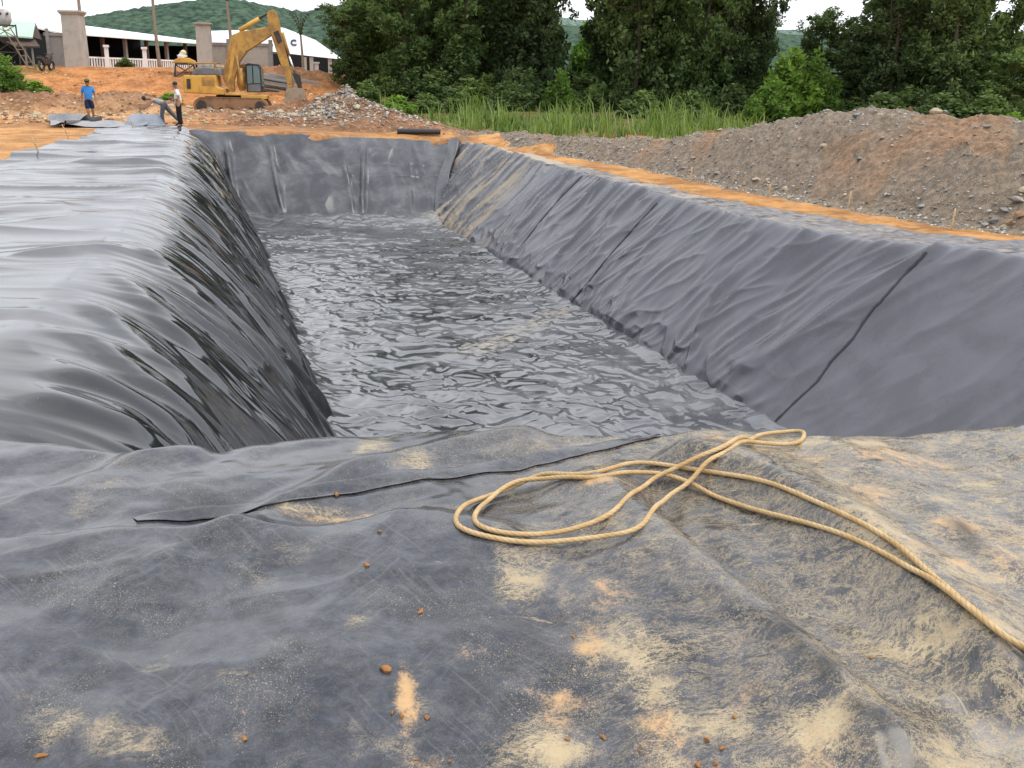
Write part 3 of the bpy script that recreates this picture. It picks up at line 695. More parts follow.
# chips on the rubble heap and on the stony ground behind the pit
pts = []; shd = []; szs = []
for _ in range(7500):
    u = rng.random()
    if u < .55:
        a = HEAPS[[0, 0, 1, 2, 3, 4][rng.integers(6)]]; x_, y_ = a[0]+rng.normal()*a[2]*.62, a[1]+rng.normal()*a[3]*.6
        c_ = GS[rng.integers(5)]; s_ = .03+.13*rng.random()**3
    elif u < .93:
        p_ = atd(rng.uniform(-20, 330), 100, rng.uniform(44.5, 60) if rng.random() < .75 else rng.uniform(60, 78)); x_, y_ = p_.x, p_.y; c_ = [(.55, .44, .30), (.48, .37, .25), (.30, .17, .10), (.26, .15, .09)][rng.integers(4)]; s_ = .04+.17*rng.random()**3
    else:
        p_ = atd(rng.uniform(430, 640), 100, rng.uniform(33, 43)); x_, y_ = p_.x, p_.y; c_ = GS[rng.integers(5)]; s_ = .02+.08*rng.random()**3
    if pit_cut(np.array(x_), np.array(y_)) > -.5: continue
    pts.append((x_, y_, float(ground_z(x_, y_))+s_*.1)); shd.append(np.array(c_)*rng.uniform(.75, 1.2)); szs.append(s_)
o = scatter_chips('loose_rubble', np.array(pts), szs, shd, mChip); tag(o, kind='stuff')
rock_me = []
for i in range(5):
    V_, F_ = chip_proto(300+i, 3); V_ = V_*(1+.05*noise(V_[:, 0]*3, V_[:, 1]*3+V_[:, 2]*2, i))[:, None]; me = np_mesh('rock', V_, F_)
    attr_col(me, 'tint', np.repeat(np.array([[(.26, .26, .25), (.21, .215, .22), (.30, .28, .25), (.42, .36, .26), (.34, .22, .14)][i]]), len(V_), 0)); me.materials.append(mChip); rock_me.append(me)
def rock(p, s, k, label, group=None, name='rock', cat='rock'):
    o = bpy.data.objects.new(name, rock_me[k]); COL.objects.link(o); o.location = p; o.scale = (s,)*3
    o.rotation_euler = (random.uniform(-.2, .2), random.uniform(-.2, .2), random.uniform(0, 6.28)); return tag(o, label, cat, group)
for i in range(170):
    a = int(random.uniform(.12, .86)*(ns-1)); b = int((random.uniform(0, .1) if i % 3 == 0 else random.uniform(.05, .6))*(nv-1))
    s_ = .05+.10*random.random()**2.6
    rock(MND[a, b]+np.array([0, 0, s_*.15]), s_, [0, 1, 2, 0, 1, 3, 2][i % 7], 'grey or tan stone lying on the long gravel heap right of the pit', 'stones on the gravel heap')
j = np.argmin(np.abs(S[:, 0]-ml[5]))
def mound_at(px, py):
    rel = MND.reshape(-1, 3)-np.array([0, 0, CAMH]); dp = rel @ np.array(CF)
    ix = 512+FPX*(rel @ np.array(CR))/dp; iy = 384-FPX*(rel @ np.array(CU))/dp
    c_ = (ix-px)**2+(iy-py)**2+np.where(V.ravel() > .6, 1e4, 0); return MND.reshape(-1, 3)[np.argmin(c_)]
for (a, b, s_, k, lb) in [(932, 106, .17, 3, 'largest pale tan stone on the crest of the gravel heap'), (914, 106, .14, 4, 'reddish stone on the heap crest just left of the pale tan stone'),
        (858, 117, .25, 0, 'large grey stone high on the face of the gravel heap'), (808, 118, .20, 1, 'dark grey stone near the left shoulder of the gravel heap'), (948, 107, .16, 0, 'grey stone on the heap crest just right of the pale tan stone'), (824, 146, .13, 3, 'small tan stone in the middle of the gravel heap face')]:
    rock(mound_at(a, b)+np.array([0, 0, s_*.2]), s_, k, lb)
for (a, b, s_, k) in [(1016, 203, .17, 2), (1004, 213, .15, 0), (1018, 216, .2, 4), (996, 222, .13, 1), (1010, 226, .14, 4), (984, 226, .1, 2), (1022, 193, .14, 3)]:
    rock(mound_at(a, b)+np.array([0, 0, s_*.3]), s_, k, 'broken block in the small pile at the heap foot on the right edge', 'blocks piled at the heap foot')
for i in range(60):
    a = HEAPS[[0, 0, 1, 2][i % 4]]; x_, y_ = a[0]+random.gauss(0, a[2]*.5), a[1]-abs(random.gauss(0, a[3]*.45))
    s_ = .10+.22*random.random()**2
    rock((x_, y_, float(ground_z(x_, y_))+s_*.15), s_, [0, 3, 1, 2, 3][i % 5], 'angular stone in the rubble heap below the excavator bucket', 'stones in the rubble heap')
for i in range(90):
    p_ = atd(random.uniform(-10, 300), 100, random.uniform(46.5, 59)); s_ = .10+.24*random.random()**2
    rock((p_.x, p_.y, float(ground_z(p_.x, p_.y))+s_*.1), s_, [3, 3, 4, 2, 3][i % 5], 'pale stone scattered on the churned orange ground behind the pit', 'stones on the churned ground')

# ------------------------------------------------------------------ clods on the apron
mClod = worn('clay_clod', (.46, .21, .075), (.55, .30, .12), .9, 18, .2, bs=.6)
clod_me = []
for i in range(3):
    V_, F_ = chip_proto(400+i, 3); V_ *= (1+.14*noise(V_[:, 0]*2.5, V_[:, 1]*2.5+V_[:, 2]*3, i+5))[:, None]; me = np_mesh('clay_clod', V_, F_); me.materials.append(mClod); me.polygons.foreach_set('use_smooth', np.ones(len(F_), bool)); clod_me.append(me)
CL = [(387, 671, 7.5, 'largest orange clay clod lying alone on the black sheet'), (367, 566, 4.2, 'small clod on the black sheet above the largest clod'), (337, 496, 4., 'clod beside the black overlap slit, left of the rope'), (603, 738, 4.2, 'clod on the dusty sheet near the bottom edge, right of centre'),
      (41, 757, 5.5, 'clod at the bottom left corner of the sheet'), (245, 740, 4.0, None), (427, 719, 3.6, None), (402, 717, 4.4, None), (573, 637, 3.0, None), (707, 741, 4.2, None), (722, 749, 4.5, None), (698, 766, 6., None), (567, 740, 3, None), (735, 718, 3.2, None), (421, 612, 4.2, None), (392, 714, 3, None), (380, 532, 3., None), (715, 765, 4, None), (416, 760, 3., None), (870, 658, 2.6, None), (640, 752, 2.4, None), (450, 762, 2.6, None)]
for a, b, r_, lb in CL:
    p_ = hit(a, b, apron_z); s_ = r_*(p_-Vector((0, 0, CAMH))).length/FPX*1.05
    o = bpy.data.objects.new('clay_clod', random.choice(clod_me)); COL.objects.link(o); o.location = p_+Vector((0, 0, s_*.25)); o.scale = (s_, s_, s_*1.1); o.rotation_euler = (0, 0, random.uniform(0, 6))
    tag(o, lb or 'little crumb of orange clay on the dusty black sheet near the bottom', 'clod', None if lb else 'clay crumbs on the sheet')

# ------------------------------------------------------------------ rope
Z1 = [(1024, 268), (940, 232), (860, 195), (780, 180), (640, 158), (500, 150), (400, 158), (330, 175), (250, 190), (150, 220), (70, 255), (38, 280), (45, 305), (95, 325), (200, 347), (340, 350), (440, 336), (520, 300), (580, 250), (640, 215), (665, 180), (700, 130), (740, 102), (800, 97), (870, 100), (922, 87), (928, 66), (870, 56), (820, 70), (788, 92), (735, 99), (690, 120), (650, 153), (615, 178), (550, 190), (500, 220), (450, 260), (400, 300), (340, 325), (250, 332), (150, 320), (95, 300), (86, 275), (120, 245), (200, 208), (300, 185), (400, 175), (500, 172), (590, 182), (650, 207), (750, 245), (870, 283), (1024, 320)]
Z1 = [(440+a/2.56, max(435, 410+b/2.56)) for a, b in Z1]
END1 = [(512+a/2, 420+b/2) for a, b in [(1080, 505), (1000, 450), (930, 390), (850, 325), (780, 265), (712, 215)]]
END2 = [(512+a/2, 420+b/2) for a, b in [(720, 258), (770, 286), (815, 316), (868, 353), (935, 409), (1000, 465), (1085, 528)]]
pts = [(1120, 735)]+END1+Z1+END2
RR = .0112
W = [hit(a, b, lambda x, y: apron_z(x, y, False)) for a, b in pts]
for p_ in W: p_.y = min(p_.y, float(np.interp(p_.x, [c_[0] for c_ in CRY], [c_[1] for c_ in CRY]))-.04)
def catmull(P_, step):
    out = []
    P_ = [P_[0]*2-P_[1]]+P_+[P_[-1]*2-P_[-2]]
    for i in range(1, len(P_)-2):
        a, b, c_, d = P_[i-1:i+3]; k = max(2, int((c_-b).length/step))
        for j in range(k):
            t_ = j/k; out.append(.5*((2*b)+(c_-a)*t_+(2*a-5*b+4*c_-d)*t_*t_+(3*b-a-3*c_+d)*t_**3))
    out.append(P_[-2]); return out
Q = np.array(catmull([Vector((p_.x, p_.y, 0)) for p_ in W], .007))
for _ in range(130): Q[1:-1] = Q[1:-1]*.5+(Q[:-2]+Q[2:])*.25
lift = np.zeros(len(Q))
for i in range(len(Q)):
    if i > 60:
        d = np.hypot(*(Q[:i-50, :2]-Q[i, :2]).T)
        if len(d) and d.min() < RR*2.4: lift[i] = RR*1.8
def wmax(a, k): return np.max(np.stack([np.pad(a, k, 'edge')[q:q+len(a)] for q in range(2*k+1)]), 0)
lift = wmax(lift, 5); kk = np.hanning(41); kk /= kk.sum()
lift = np.convolve(np.pad(lift, 20, 'edge'), kk, 'valid')
kw = np.hanning(101); kw /= kw.sum(); zz = wmax(apron_z(Q[:, 0], Q[:, 1]), 9); zz = np.convolve(np.pad(zz, 50, 'edge'), kw, 'valid')+RR*.75
Q[:, 2] = zz+lift
T_ = np.gradient(Q, axis=0); T_ /= np.linalg.norm(T_, axis=1)[:, None]
A_ = np.cross(T_, [0, 0, 1]); A_ /= np.linalg.norm(A_, axis=1)[:, None]; B_ = np.cross(T_, A_)
k = 18; th = np.arange(k)*2*np.pi/k; ss = np.concatenate([[0], np.cumsum(np.linalg.norm(np.diff(Q, axis=0), axis=1))])
tw_ = np.abs(np.cos(1.5*(th[None]-ss[:, None]*70))); rad = RR*(.94+.11*tw_**.7)
V_ = Q[:, None]+(A_[:, None]*np.cos(th)[None, :, None]+B_[:, None]*np.sin(th)[None, :, None])*rad[..., None]
i = np.arange(len(Q)*k).reshape(len(Q), k); F_ = np.stack([i[:-1], np.roll(i[:-1], -1, 1), np.roll(i[1:], -1, 1), i[1:]], -1).reshape(-1, 4)
V_ = np.concatenate([V_.reshape(-1, 3), Q[:1]-T_[:1]*.004, Q[-1:]+T_[-1:]*.004]); nq = len(Q)*k; e_ = i[-1]; a0 = i[0]; F_ = np.concatenate([F_, np.stack([e_[0::2], e_[1::2], np.roll(e_, -2)[0::2], np.full(k//2, nq+1)], 1)])
org = np.array([1.5, 3.6, 0]); me = np_mesh('rope', V_.reshape(-1, 3)-org, F_); attr(me, 'tint', np.concatenate([tw_.ravel(), [.5, .5]]))
t = NT('rope_fibre'); p = t.pos(); a = t.noise(p, 9, 5, .6); b = t.noise(p, 160, 4, .7)
cc = t.mix(t.ramp(a, .35, .7), (.45, .30, .14), (.57, .42, .23)); cc = t.mix(t.ramp(b, .5, .3, 0, .5), cc, (.28, .18, .09)); cc = t.mix(t.ramp(t.attr('tint'), .5, .1, 0, .5), cc, (.14, .085, .04))  # grooves between the strands get their shade painted into the colour
rope = link('rope', me, t.out(cc, .85, .2, 0, b, .5, .004), None, True); rope.location = org
tag(rope, 'long tan twisted rope lying in loose loops on the near sheet edge', 'rope')

# ------------------------------------------------------------------ stakes along the sheet edges
mWood = worn('bamboo', (.50, .37, .2), (.38, .26, .13), .7, 9, .3)
def stake(a, b, zb, ln, lean, lb, dz=0):
    c_ = at(a, b, zb); m_ = MB(); top = Vector((lean[0], lean[1], 1)).normalized()*ln
    m_.tube([Vector((0, 0, -.12)), top*.35, top*.7+Vector((.004, .003, 0)), top], [.018, .017, .016, .014], 7)
    m_.tube([top*.62, top*.62+Vector((.03, 0, .015))], [.02, .012], 6)
    o = m_.build('wooden_stake', mWood, None, True); o.location = c_; tag(o, lb, 'stake', 'stakes pinning the sheet edges')
stake(951, 229, -.37, .36, (.18, .1), 'split wooden stake beside the orange strip, rightmost on the right rim')
stake(848, 208, -.37, .34, (.16, .1), 'thin stake in the orange strip below the tallest part of the gravel heap')
stake(769, 195, -.37, .24, (.05, .1), 'short dark stake on the right rim left of the heap crest')
stake(690, 182, -.37, .38, (.12, .1), 'stake on the right rim at the low left end of the gravel heap')
stake(41, 157, 0, .50, (-.35, .05), 'leaning bamboo stake nearest the camera on the left sheet edge')
stake(70, 140, 0, .50, (-.4, 0), 'leaning stake in the orange ground beyond the nearest left stake')
stake(134, 130, 0, .42, (-.25, 0), 'stake in front of the grey sheet held by the bending man')
stake(57, 144, 0, .10, (.3, 0), 'stub of a stake on the left sheet edge between two taller stakes')
# ------------------------------------------------------------------ placing things that face the camera
def place(px, py, d):
    """ground point under a pixel at a distance, the turn that puts local X along the picture, metres per pixel"""
    o = atd(px, py, d); az = math.atan2(o.x, o.y); rx = Vector((math.cos(az), -math.sin(az), 0))
    def pj(p):
        r = p-Vector((0, 0, CAMH)); f = r.dot(CF); return 512+FPX*r.dot(CR)/f, 384-FPX*r.dot(CU)/f
    a = pj(o+rx); b = pj(o+Vector((0, 0, 1))); c = pj(o)
    return o, -az, 1/(a[0]-c[0]), 1/(c[1]-b[1])

# ------------------------------------------------------------------ people
mSkin = worn('skin', (.30, .165, .10), (.24, .13, .08), .55, 12)
mHair = worn('black_hair', (.012, .011, .010), (.02, .018, .015), .5, 30)
def cloth(name, c): return worn(name, c, tuple(x*.75 for x in c), .85, 6, .2, bs=.4)
def skin_mesh(name, verts, edges, mat, parent, sub=2, root=0):
    me = bpy.data.meshes.new(name); me.from_pydata([v[:3] for v in verts], edges, [])
    o = bpy.data.objects.new(name, me); COL.objects.link(o)
    o.modifiers.new('skin', 'SKIN').use_smooth_shade = True; su = o.modifiers.new('sub', 'SUBSURF'); su.levels = sub; su.render_levels = sub
    for i, v in enumerate(verts):
        sv_ = me.skin_vertices[0].data[i]; r = v[3]; sv_.radius = r if hasattr(r, '__len__') else (r, r); sv_.use_root = (i == root)
    dg = bpy.context.evaluated_depsgraph_get(); dg.update()
    nm = bpy.data.meshes.new_from_object(o.evaluated_get(dg)); bpy.data.objects.remove(o); bpy.data.meshes.remove(me); nm.name = name
    return link(name, nm, mat, parent, True)
class Sk:
    def __init__(s): s.v = []; s.e = []
    def p(s, co, r, prev=None):
        s.v.append(tuple(co)+(r,)); i = len(s.v)-1
        if prev is not None: s.e.append((prev, i))
        return i
    def chain(s, pts, prev=None):
        for co, r in pts: prev = s.p(co, r, prev)
        return prev
def lerp(a, b, t): return tuple(a[i]+(b[i]-a[i])*t for i in range(3))
def hand(sk, wrist_i, w, d, side, curl=.3):
    """palm and five fingers from the wrist along direction d; side = thumb direction"""
    w, d, s_ = Vector(w), Vector(d).normalized(), Vector(side).normalized(); n_ = d.cross(s_).normalized()
    pm = sk.p(w+d*.05, (.030, .018), wrist_i)
    for k, (off, ln) in enumerate(((.026, .070), (.009, .080), (-.009, .074), (-.026, .058))):
        b = w+d*.085+s_*off; i = sk.p(b, .0095, pm); c = b+d*ln*.5+n_*curl*.02; i = sk.p(c, .0085, i); sk.p(c+d*ln*.42+n_*curl*.05, .007, i)
    t1 = w+d*.045+s_*.045; i = sk.p(t1, .011, pm); sk.p(t1+(d*.8+s_*.5).normalized()*.045, .009, i)
def person(loc, rz, J, cat_label, clothes, hat=None):
    root = empty('person', loc, rz, cat_label, 'person')
    sk = Sk(); pel = sk.p(J['pelvis'], (.135, .105))
    ch = sk.chain([(lerp(J['pelvis'], J['chest'], .5), (.125, .10)), (J['chest'], (.15, .11))], pel)
    nk = sk.chain([(J['neck'], (.062, .06)), (lerp(J['neck'], J['head'], .45), (.055, .055))], ch)
    hd = sk.p(J['head'], (.082, .098), nk); tp = Vector(J['head'])+(Vector(J['head'])-Vector(J['neck'])).normalized()*.085; sk.p(tp, (.066, .08), hd)
    fwd = Vector(J['face']).normalized(); H = Vector(J['head'])
    sk.p(H+fwd*.112-Vector((0, 0, .02)), .014, hd)            # nose
    sd = fwd.cross(Vector((0, 0, 1))).normalized()
    for q in (-1, 1): sk.p(H+sd*q*.085-Vector((0, 0, .01)), .017, hd)   # ears
    for q in 'lr':
        sh = sk.p(J['sh_'+q], (.062, .062), ch); el = sk.chain([(lerp(J['sh_'+q], J['el_'+q], .5), .047), (J['el_'+q], .041)], sh)
        wr = sk.chain([(lerp(J['el_'+q], J['wr_'+q], .45), .038), (J['wr_'+q], .027)], el)
        hand(sk, wr, J['wr_'+q], Vector(J['wr_'+q])-Vector(J['el_'+q]), J.get('th_'+q, (0, -1, .2)), .6)
        hp = sk.p(J['hip_'+q], (.095, .095), pel)
        kn = sk.chain([(lerp(J['hip_'+q], J['kn_'+q], .5), .078), (J['kn_'+q], .057)], hp)
        an = sk.chain([(lerp(J['kn_'+q], J['an_'+q], .4), .056), (J['an_'+q], .036)], kn)
        sk.p(Vector(J['an_'+q])+Vector(J['toe_'+q])*.45-Vector((0, 0, .045)), (.042, .03), an)
    body = skin_mesh('body', sk.v, sk.e, mSkin, root)
    e = MB()
    for q in (-1, 1): e.ball(H+fwd*.088+sd*q*.032+Vector((0, 0, .012)), (.011, .011, .008), 8, 5)
    e.build('eyes', mHair, body, True)
    m_ = MB(); m_.ball(H+fwd*.088-Vector((0, 0, .055)), (.022, .014, .007), 8, 5); m_.build('mouth', cloth('lips', (.22, .09, .07)), body, True)
    # hair cap
    hb = MB(); hb.ball(tp-fwd*.018-Vector((0, 0, .012)), (.094, .104, .092), 14, 8); hb.build('hair', mHair, root, True)
    if hat:
        hm_ = MB(); hm_.ball(tp+Vector((0, 0, .03)), (.108, .116, .075), 14, 8); c_ = tp+Vector((0, 0, .012))
        hm_.tube([c_, c_+Vector((0, 0, .012))], [.18, .15], 18); hm_.build('hat', hat, root, True)
    for nm, mat, kind in clothes:
        s2 = Sk()
        if kind in ('tee', 'vest'):
            low = lerp(J['pelvis'], J['chest'], -.32); a = s2.p(low, (.158, .13)); a = s2.chain([(lerp(J['pelvis'], J['chest'], .5), (.150, .122)), (J['chest'], (.172, .128)), (lerp(J['chest'], J['neck'], .8), (.085, .075))], a)
            for q in 'lr':
                b = s2.p(J['sh_'+q], (.080, .078), 2)
                if kind == 'tee': s2.chain([(lerp(J['sh_'+q], J['el_'+q], .45), .072), (lerp(J['sh_'+q], J['el_'+q], .72), .074)], b)
        elif kind in ('shorts', 'trousers'):
            a = s2.p(lerp(J['pelvis'], J['chest'], .28), (.148, .120)); a = s2.p(J['pelvis'], (.158, .128), a)
            for q in 'lr':
                b = s2.p(J['hip_'+q], (.112, .112), 1); b = s2.p(lerp(J['hip_'+q], J['kn_'+q], .5), .100, b)
                if kind == 'shorts': s2.p(lerp(J['hip_'+q], J['kn_'+q], .88), .100, b)
                else: s2.chain([(J['kn_'+q], .080), (lerp(J['kn_'+q], J['an_'+q], .5), .074), (lerp(J['kn_'+q], J['an_'+q], .97), .072)], b)
        skin_mesh(nm, s2.v, s2.e, mat, root, 2, 0 if kind in ('shorts', 'trousers') else 0)
    for q in 'lr':
        f = MB(); a = Vector(J['an_'+q]); t_ = Vector(J['toe_'+q]).normalized(); M_ = Matrix.Translation(a+t_*.055-Vector((0, 0, .045))) @ t_.to_track_quat('X', 'Z').to_matrix().to_4x4()
        f.box(-.12, .15, -.045, .045, -.035, .03, M_); f.build('shoe', cloth('shoe_rubber', (.03, .03, .035)), root, True, .02)
    return root
# local axes: X to the picture's right, Y away from the camera, Z up
def std(**k):
    J = dict(pelvis=(0, 0, .92), chest=(0, 0, 1.24), neck=(0, 0, 1.44), head=(0, -.02, 1.57), face=(0, -1, -.2),
        sh_l=(-.18, 0, 1.37), el_l=(-.24, .02, 1.09), wr_l=(-.25, -.04, .84), sh_r=(.18, 0, 1.37), el_r=(.24, .02, 1.09), wr_r=(.25, -.04, .84),
        hip_l=(-.09, 0, .88), kn_l=(-.10, -.02, .48), an_l=(-.10, .02, .08), toe_l=(-.1, -.25, 0), hip_r=(.09, 0, .88), kn_r=(.10, -.02, .48), an_r=(.10, .02, .08), toe_r=(.1, -.25, 0))
    J.update(k); return J
def put_person(px, py, d, J, *a, zoff=0.):
    o, rz, sx, sz = place(px, py, d); o.z = float(ground_z(o.x, o.y))+zoff; return person(o, rz, J, *a)
pa = put_person(91, 123, 45.5, std(head=(.0, -.07, 1.56), neck=(0, -.02, 1.43), face=(.05, -1, -.6), wr_l=(-.27, -.02, .83), el_r=(.25, .06, 1.1), wr_r=(.27, .0, .86), kn_l=(-.06, -.12, .47), an_l=(-.02, -.02, .08), kn_r=(.12, .0, .49), an_r=(.13, .12, .08)),
    'person in a bright blue t-shirt, navy shorts and olive hat, walking with head lowered', [('shirt', cloth('blue_cloth', (.05, .24, .62)), 'tee'), ('shorts', cloth('navy_cloth', (.015, .022, .06)), 'shorts')], cloth('olive_cloth', (.12, .15, .05)))
pb = put_person(180, 126, 42.4, std(face=(-1, -.25, -.3), head=(-.06, -.02, 1.56), neck=(-.02, 0, 1.43), sh_l=(-.04, -.17, 1.36), sh_r=(.02, .17, 1.36), el_l=(.05, -.22, 1.10), wr_l=(-.14, -.24, 1.04), el_r=(-.02, .22, 1.10), wr_r=(-.2, .12, 1.1),
    hip_l=(0, -.09, .88), hip_r=(0, .09, .88), kn_l=(-.03, -.10, .48), kn_r=(.03, .10, .48), an_l=(.02, -.1, .08), an_r=(.06, .10, .08), toe_l=(-.25, -.05, 0), toe_r=(-.25, .02, 0), th_l=(-.3, 0, 1), th_r=(-.3, 0, 1)),
    'person standing side-on in a white shirt and black trousers with black hair', [('shirt', cloth('white_cloth', (.72, .72, .72)), 'tee'), ('trousers', cloth('black_cloth', (.012, .012, .014)), 'trousers')])
pc = put_person(165, 125, 43.2, std(pelvis=(0, 0, .86), chest=(-.30, -.02, 1.0), neck=(-.50, -.03, 1.05), head=(-.63, -.04, 1.06), face=(-.7, -.2, -.8), sh_l=(-.40, -.18, .98), el_l=(-.56, -.22, .76), wr_l=(-.78, -.2, .66), sh_r=(-.40, .15, 1.0), el_r=(-.58, .18, .80), wr_r=(-.80, .10, .70),
    hip_l=(0, -.09, .82), kn_l=(-.08, -.1, .45), an_l=(-.06, -.10, .08), toe_l=(-.25, -.05, 0), hip_r=(.03, .09, .82), kn_r=(.28, .08, .50), an_r=(.55, .06, .2), toe_r=(-.2, -.05, -.18), th_l=(0, 0, 1), th_r=(0, 0, 1)),
    'person bending forward in a grey vest and grey trousers, pulling at a sheet', [('vest', cloth('grey_cloth', (.30, .36, .37)), 'vest'), ('trousers', cloth('slate_cloth', (.09, .105, .12)), 'trousers')])

# ------------------------------------------------------------------ loose sheets by the people
def sheet(name, px, py, d, wx, wy, fn, mat, lb, rz=0, n=40, m=26):
    o, r, _, _ = place(px, py, d); o.z = float(ground_z(o.x, o.y)); x, y = np.meshgrid(np.linspace(-wx/2, wx/2, n), np.linspace(-wy/2, wy/2, m), indexing='ij')
    x2, y2, z2 = fn(x, y); me = np_mesh(name, np.stack([x2, y2, z2], -1).reshape(-1, 3), grid_faces(n, m)); attr(me, 'dust', .15+.25*noise(x*3, y*3, 5)); ob = link(name, me, mat, None, True); ob.location = o; ob.rotation_euler = (0, 0, r+rz)
    return tag(ob, lb, 'plastic sheet')
mPale = liner_mat('pale_sheet', (.16, .165, .18), .35, (.3, .3, .31), (.3, .6), .8)
mBlue = liner_mat('blue_grey_sheet', (.13, .155, .20), .35, (.25, .27, .31), (.3, .6), .8)
sheet('plastic_sheet', 146, 123, 42.6, 1.55, .9, lambda x, y: (x-.25*(.45-y), y*1.0, .04+.42*sst(-.5, .4, y)*sst(.80, .45, np.abs(x))+.05*noise(x*3, y*2, 8)), mBlue, 'blue grey sheet being lifted by the bending man')
sheet('plastic_sheet', 100, 125, 42.4, 3.4, 1.3, lambda x, y: (x, y, .05+.20*ridged(x*.55+.1, y*.3, 12)**3+.05*noise(x*2, y*2, 13)), mPale, 'flat grey sheet with buckled front edge between the blue shirted man and the bending man')
sheet('plastic_sheet', 76, 122, 43.4, 1.9, 1.1, lambda x, y: (x, y, .08+.40*ridged(x*.6+y*.5, y*.5+.3, 14)**2+.10*noise(x*2.5, y*2.5, 15)), mPale, 'crumpled pale sheet heaped at the feet of the blue shirted man')
mBlack = liner_mat('black_roll', (.018, .018, .02), .35, (.12, .12, .13), (.5, .8), .4)
def roll(px, py, d, L, r, rz, lb, z0=0.):
    o, a, _, _ = place(px, py, d); o.z = float(ground_z(o.x, o.y)); m_ = MB(); n = 70; vs = []
    for i in range(n): 
        th = i/n*5.2*math.pi; rr = r*(1-.11*th/math.pi)
        vs += [(-L/2, rr*math.cos(th), rr*math.sin(th)+r), (L/2, rr*math.cos(th)*.94, rr*math.sin(th)*.94+r)]
    m_.add(vs, [(2*i, 2*i+1, 2*i+3, 2*i+2) for i in range(n-1)])
    ob = m_.build('sheet_roll', mBlack, None, True); ob.location = o; ob.rotation_euler = (0, 0, a+rz); return tag(ob, lb, 'sheet roll')
roll(419, 140, 42.0, 1.75, .13, -.05, 'black roll of leftover sheet on the far rim below the rubble heap')
roll(78, 126, 42.5, .9, .13, .35, 'short roll of grey sheet lying in front of the crumpled pale sheet')

# ------------------------------------------------------------------ excavator
mYel = worn('excavator_yellow', (.58, .33, .05), (.40, .20, .05), .5, 1.6, .5, amt=(.42, .66)); mYelD = worn('muddy_yellow', (.47, .27, .06), (.24, .13, .05), .65, 2.2, .4, amt=(.35, .6))
mSteel = worn('dark_steel', (.03, .028, .027), (.10, .06, .035), .6, 3); mMudS = worn('muddy_steel', (.26, .15, .08), (.12, .08, .05), .85, 2.5)
mBuck = worn('bucket_steel', (.30, .24, .17), (.16, .10, .06), .6, 3); mChrome = worn('chrome_rod', (.75, .76, .78), (.6, .6, .62), .2, 4, metal=.8)
t = NT('tinted_glass'); mGlass = t.out((.10, .16, .17), .06, .6)
mHood = worn('grey_hood', (.14, .155, .17), (.08, .085, .09), .5, 2)
EO, ERZ, ESX, ESZ = place(230, 111, 61)
def ex(zx, zy): return ((185+zx/6.677-230)*ESX, (111-5-zy/6.677)*ESZ)
EO.z = atd(230, 111, 61).z
exc = empty('excavator', EO, ERZ-.12, 'yellow crawler excavator with its boom raised and bucket lowered on the rubble', 'excavator')
def plate(name, pts, y0, y1, mat, bev=.03, parent=None): return MB().prism([ex(*p) for p in pts], y0, y1).build(name, mat, parent or exc, False, bev)
hs = plate('house', [(32, 475), (238, 472), (242, 545), (288, 560), (288, 598), (32, 590)], -1.25, 1.25, mYel, .06)
plate('vent_grille', [(50, 498), (75, 498), (75, 562), (50, 562)], -1.268, -1.245, mSteel, 0, hs)
plate('side_door', [(150, 486), (228, 486), (228, 540), (150, 540)], -1.268, -1.245, mYelD, .008, hs)
plate('side_door', [(84, 486), (142, 486), (142, 582), (84, 582)], -1.268, -1.245, mYel, .008, hs)
plate('engine_hood', [(78, 470), (84, 448), (110, 428), (170, 420), (255, 428), (272, 470)], -.85, .85, mHood, .06)
MB().tube([(ex(225, 470)[0], -.3, ex(225, 470)[1]), (ex(225, 395)[0], -.3, ex(225, 395)[1])], .06, 10).build('exhaust', mSteel, exc, True)
plate('counterweight', [(22, 505), (34, 482), (34, 592), (22, 585)], -1.2, 1.2, mYel, .03)
plate('deck_step', [(290, 600), (395, 600), (400, 630), (560, 622), (560, 600), (400, 592), (290, 585)], -1.2, 1.2, mYel, .02)
plate('swing_ring', [(225, 600), (400, 600), (395, 640), (235, 640)], -.75, .75, mSteel, .02)
cab = plate('cab', [(416, 395), (440, 388), (505, 394), (520, 420), (524, 580), (418, 580)], .15, 1.15, mSteel, .04)
plate('window', [(428, 408), (462, 404), (462, 520), (428, 525)], .11, .16, mGlass, 0, cab); plate('window', [(470, 404), (500, 408), (512, 430), (514, 520), (470, 520)], .11, .16, mGlass, 0, cab)
MB().box(ex(521, 0)[0], ex(529, 0)[0], .22, 1.08, ex(0, 540)[1], ex(0, 420)[1]).build('windscreen', mGlass, cab)
plate('door', [(428, 530), (514, 526), (514, 575), (428, 575)], .11, .15, mHood, .01, cab)
mb = MB()
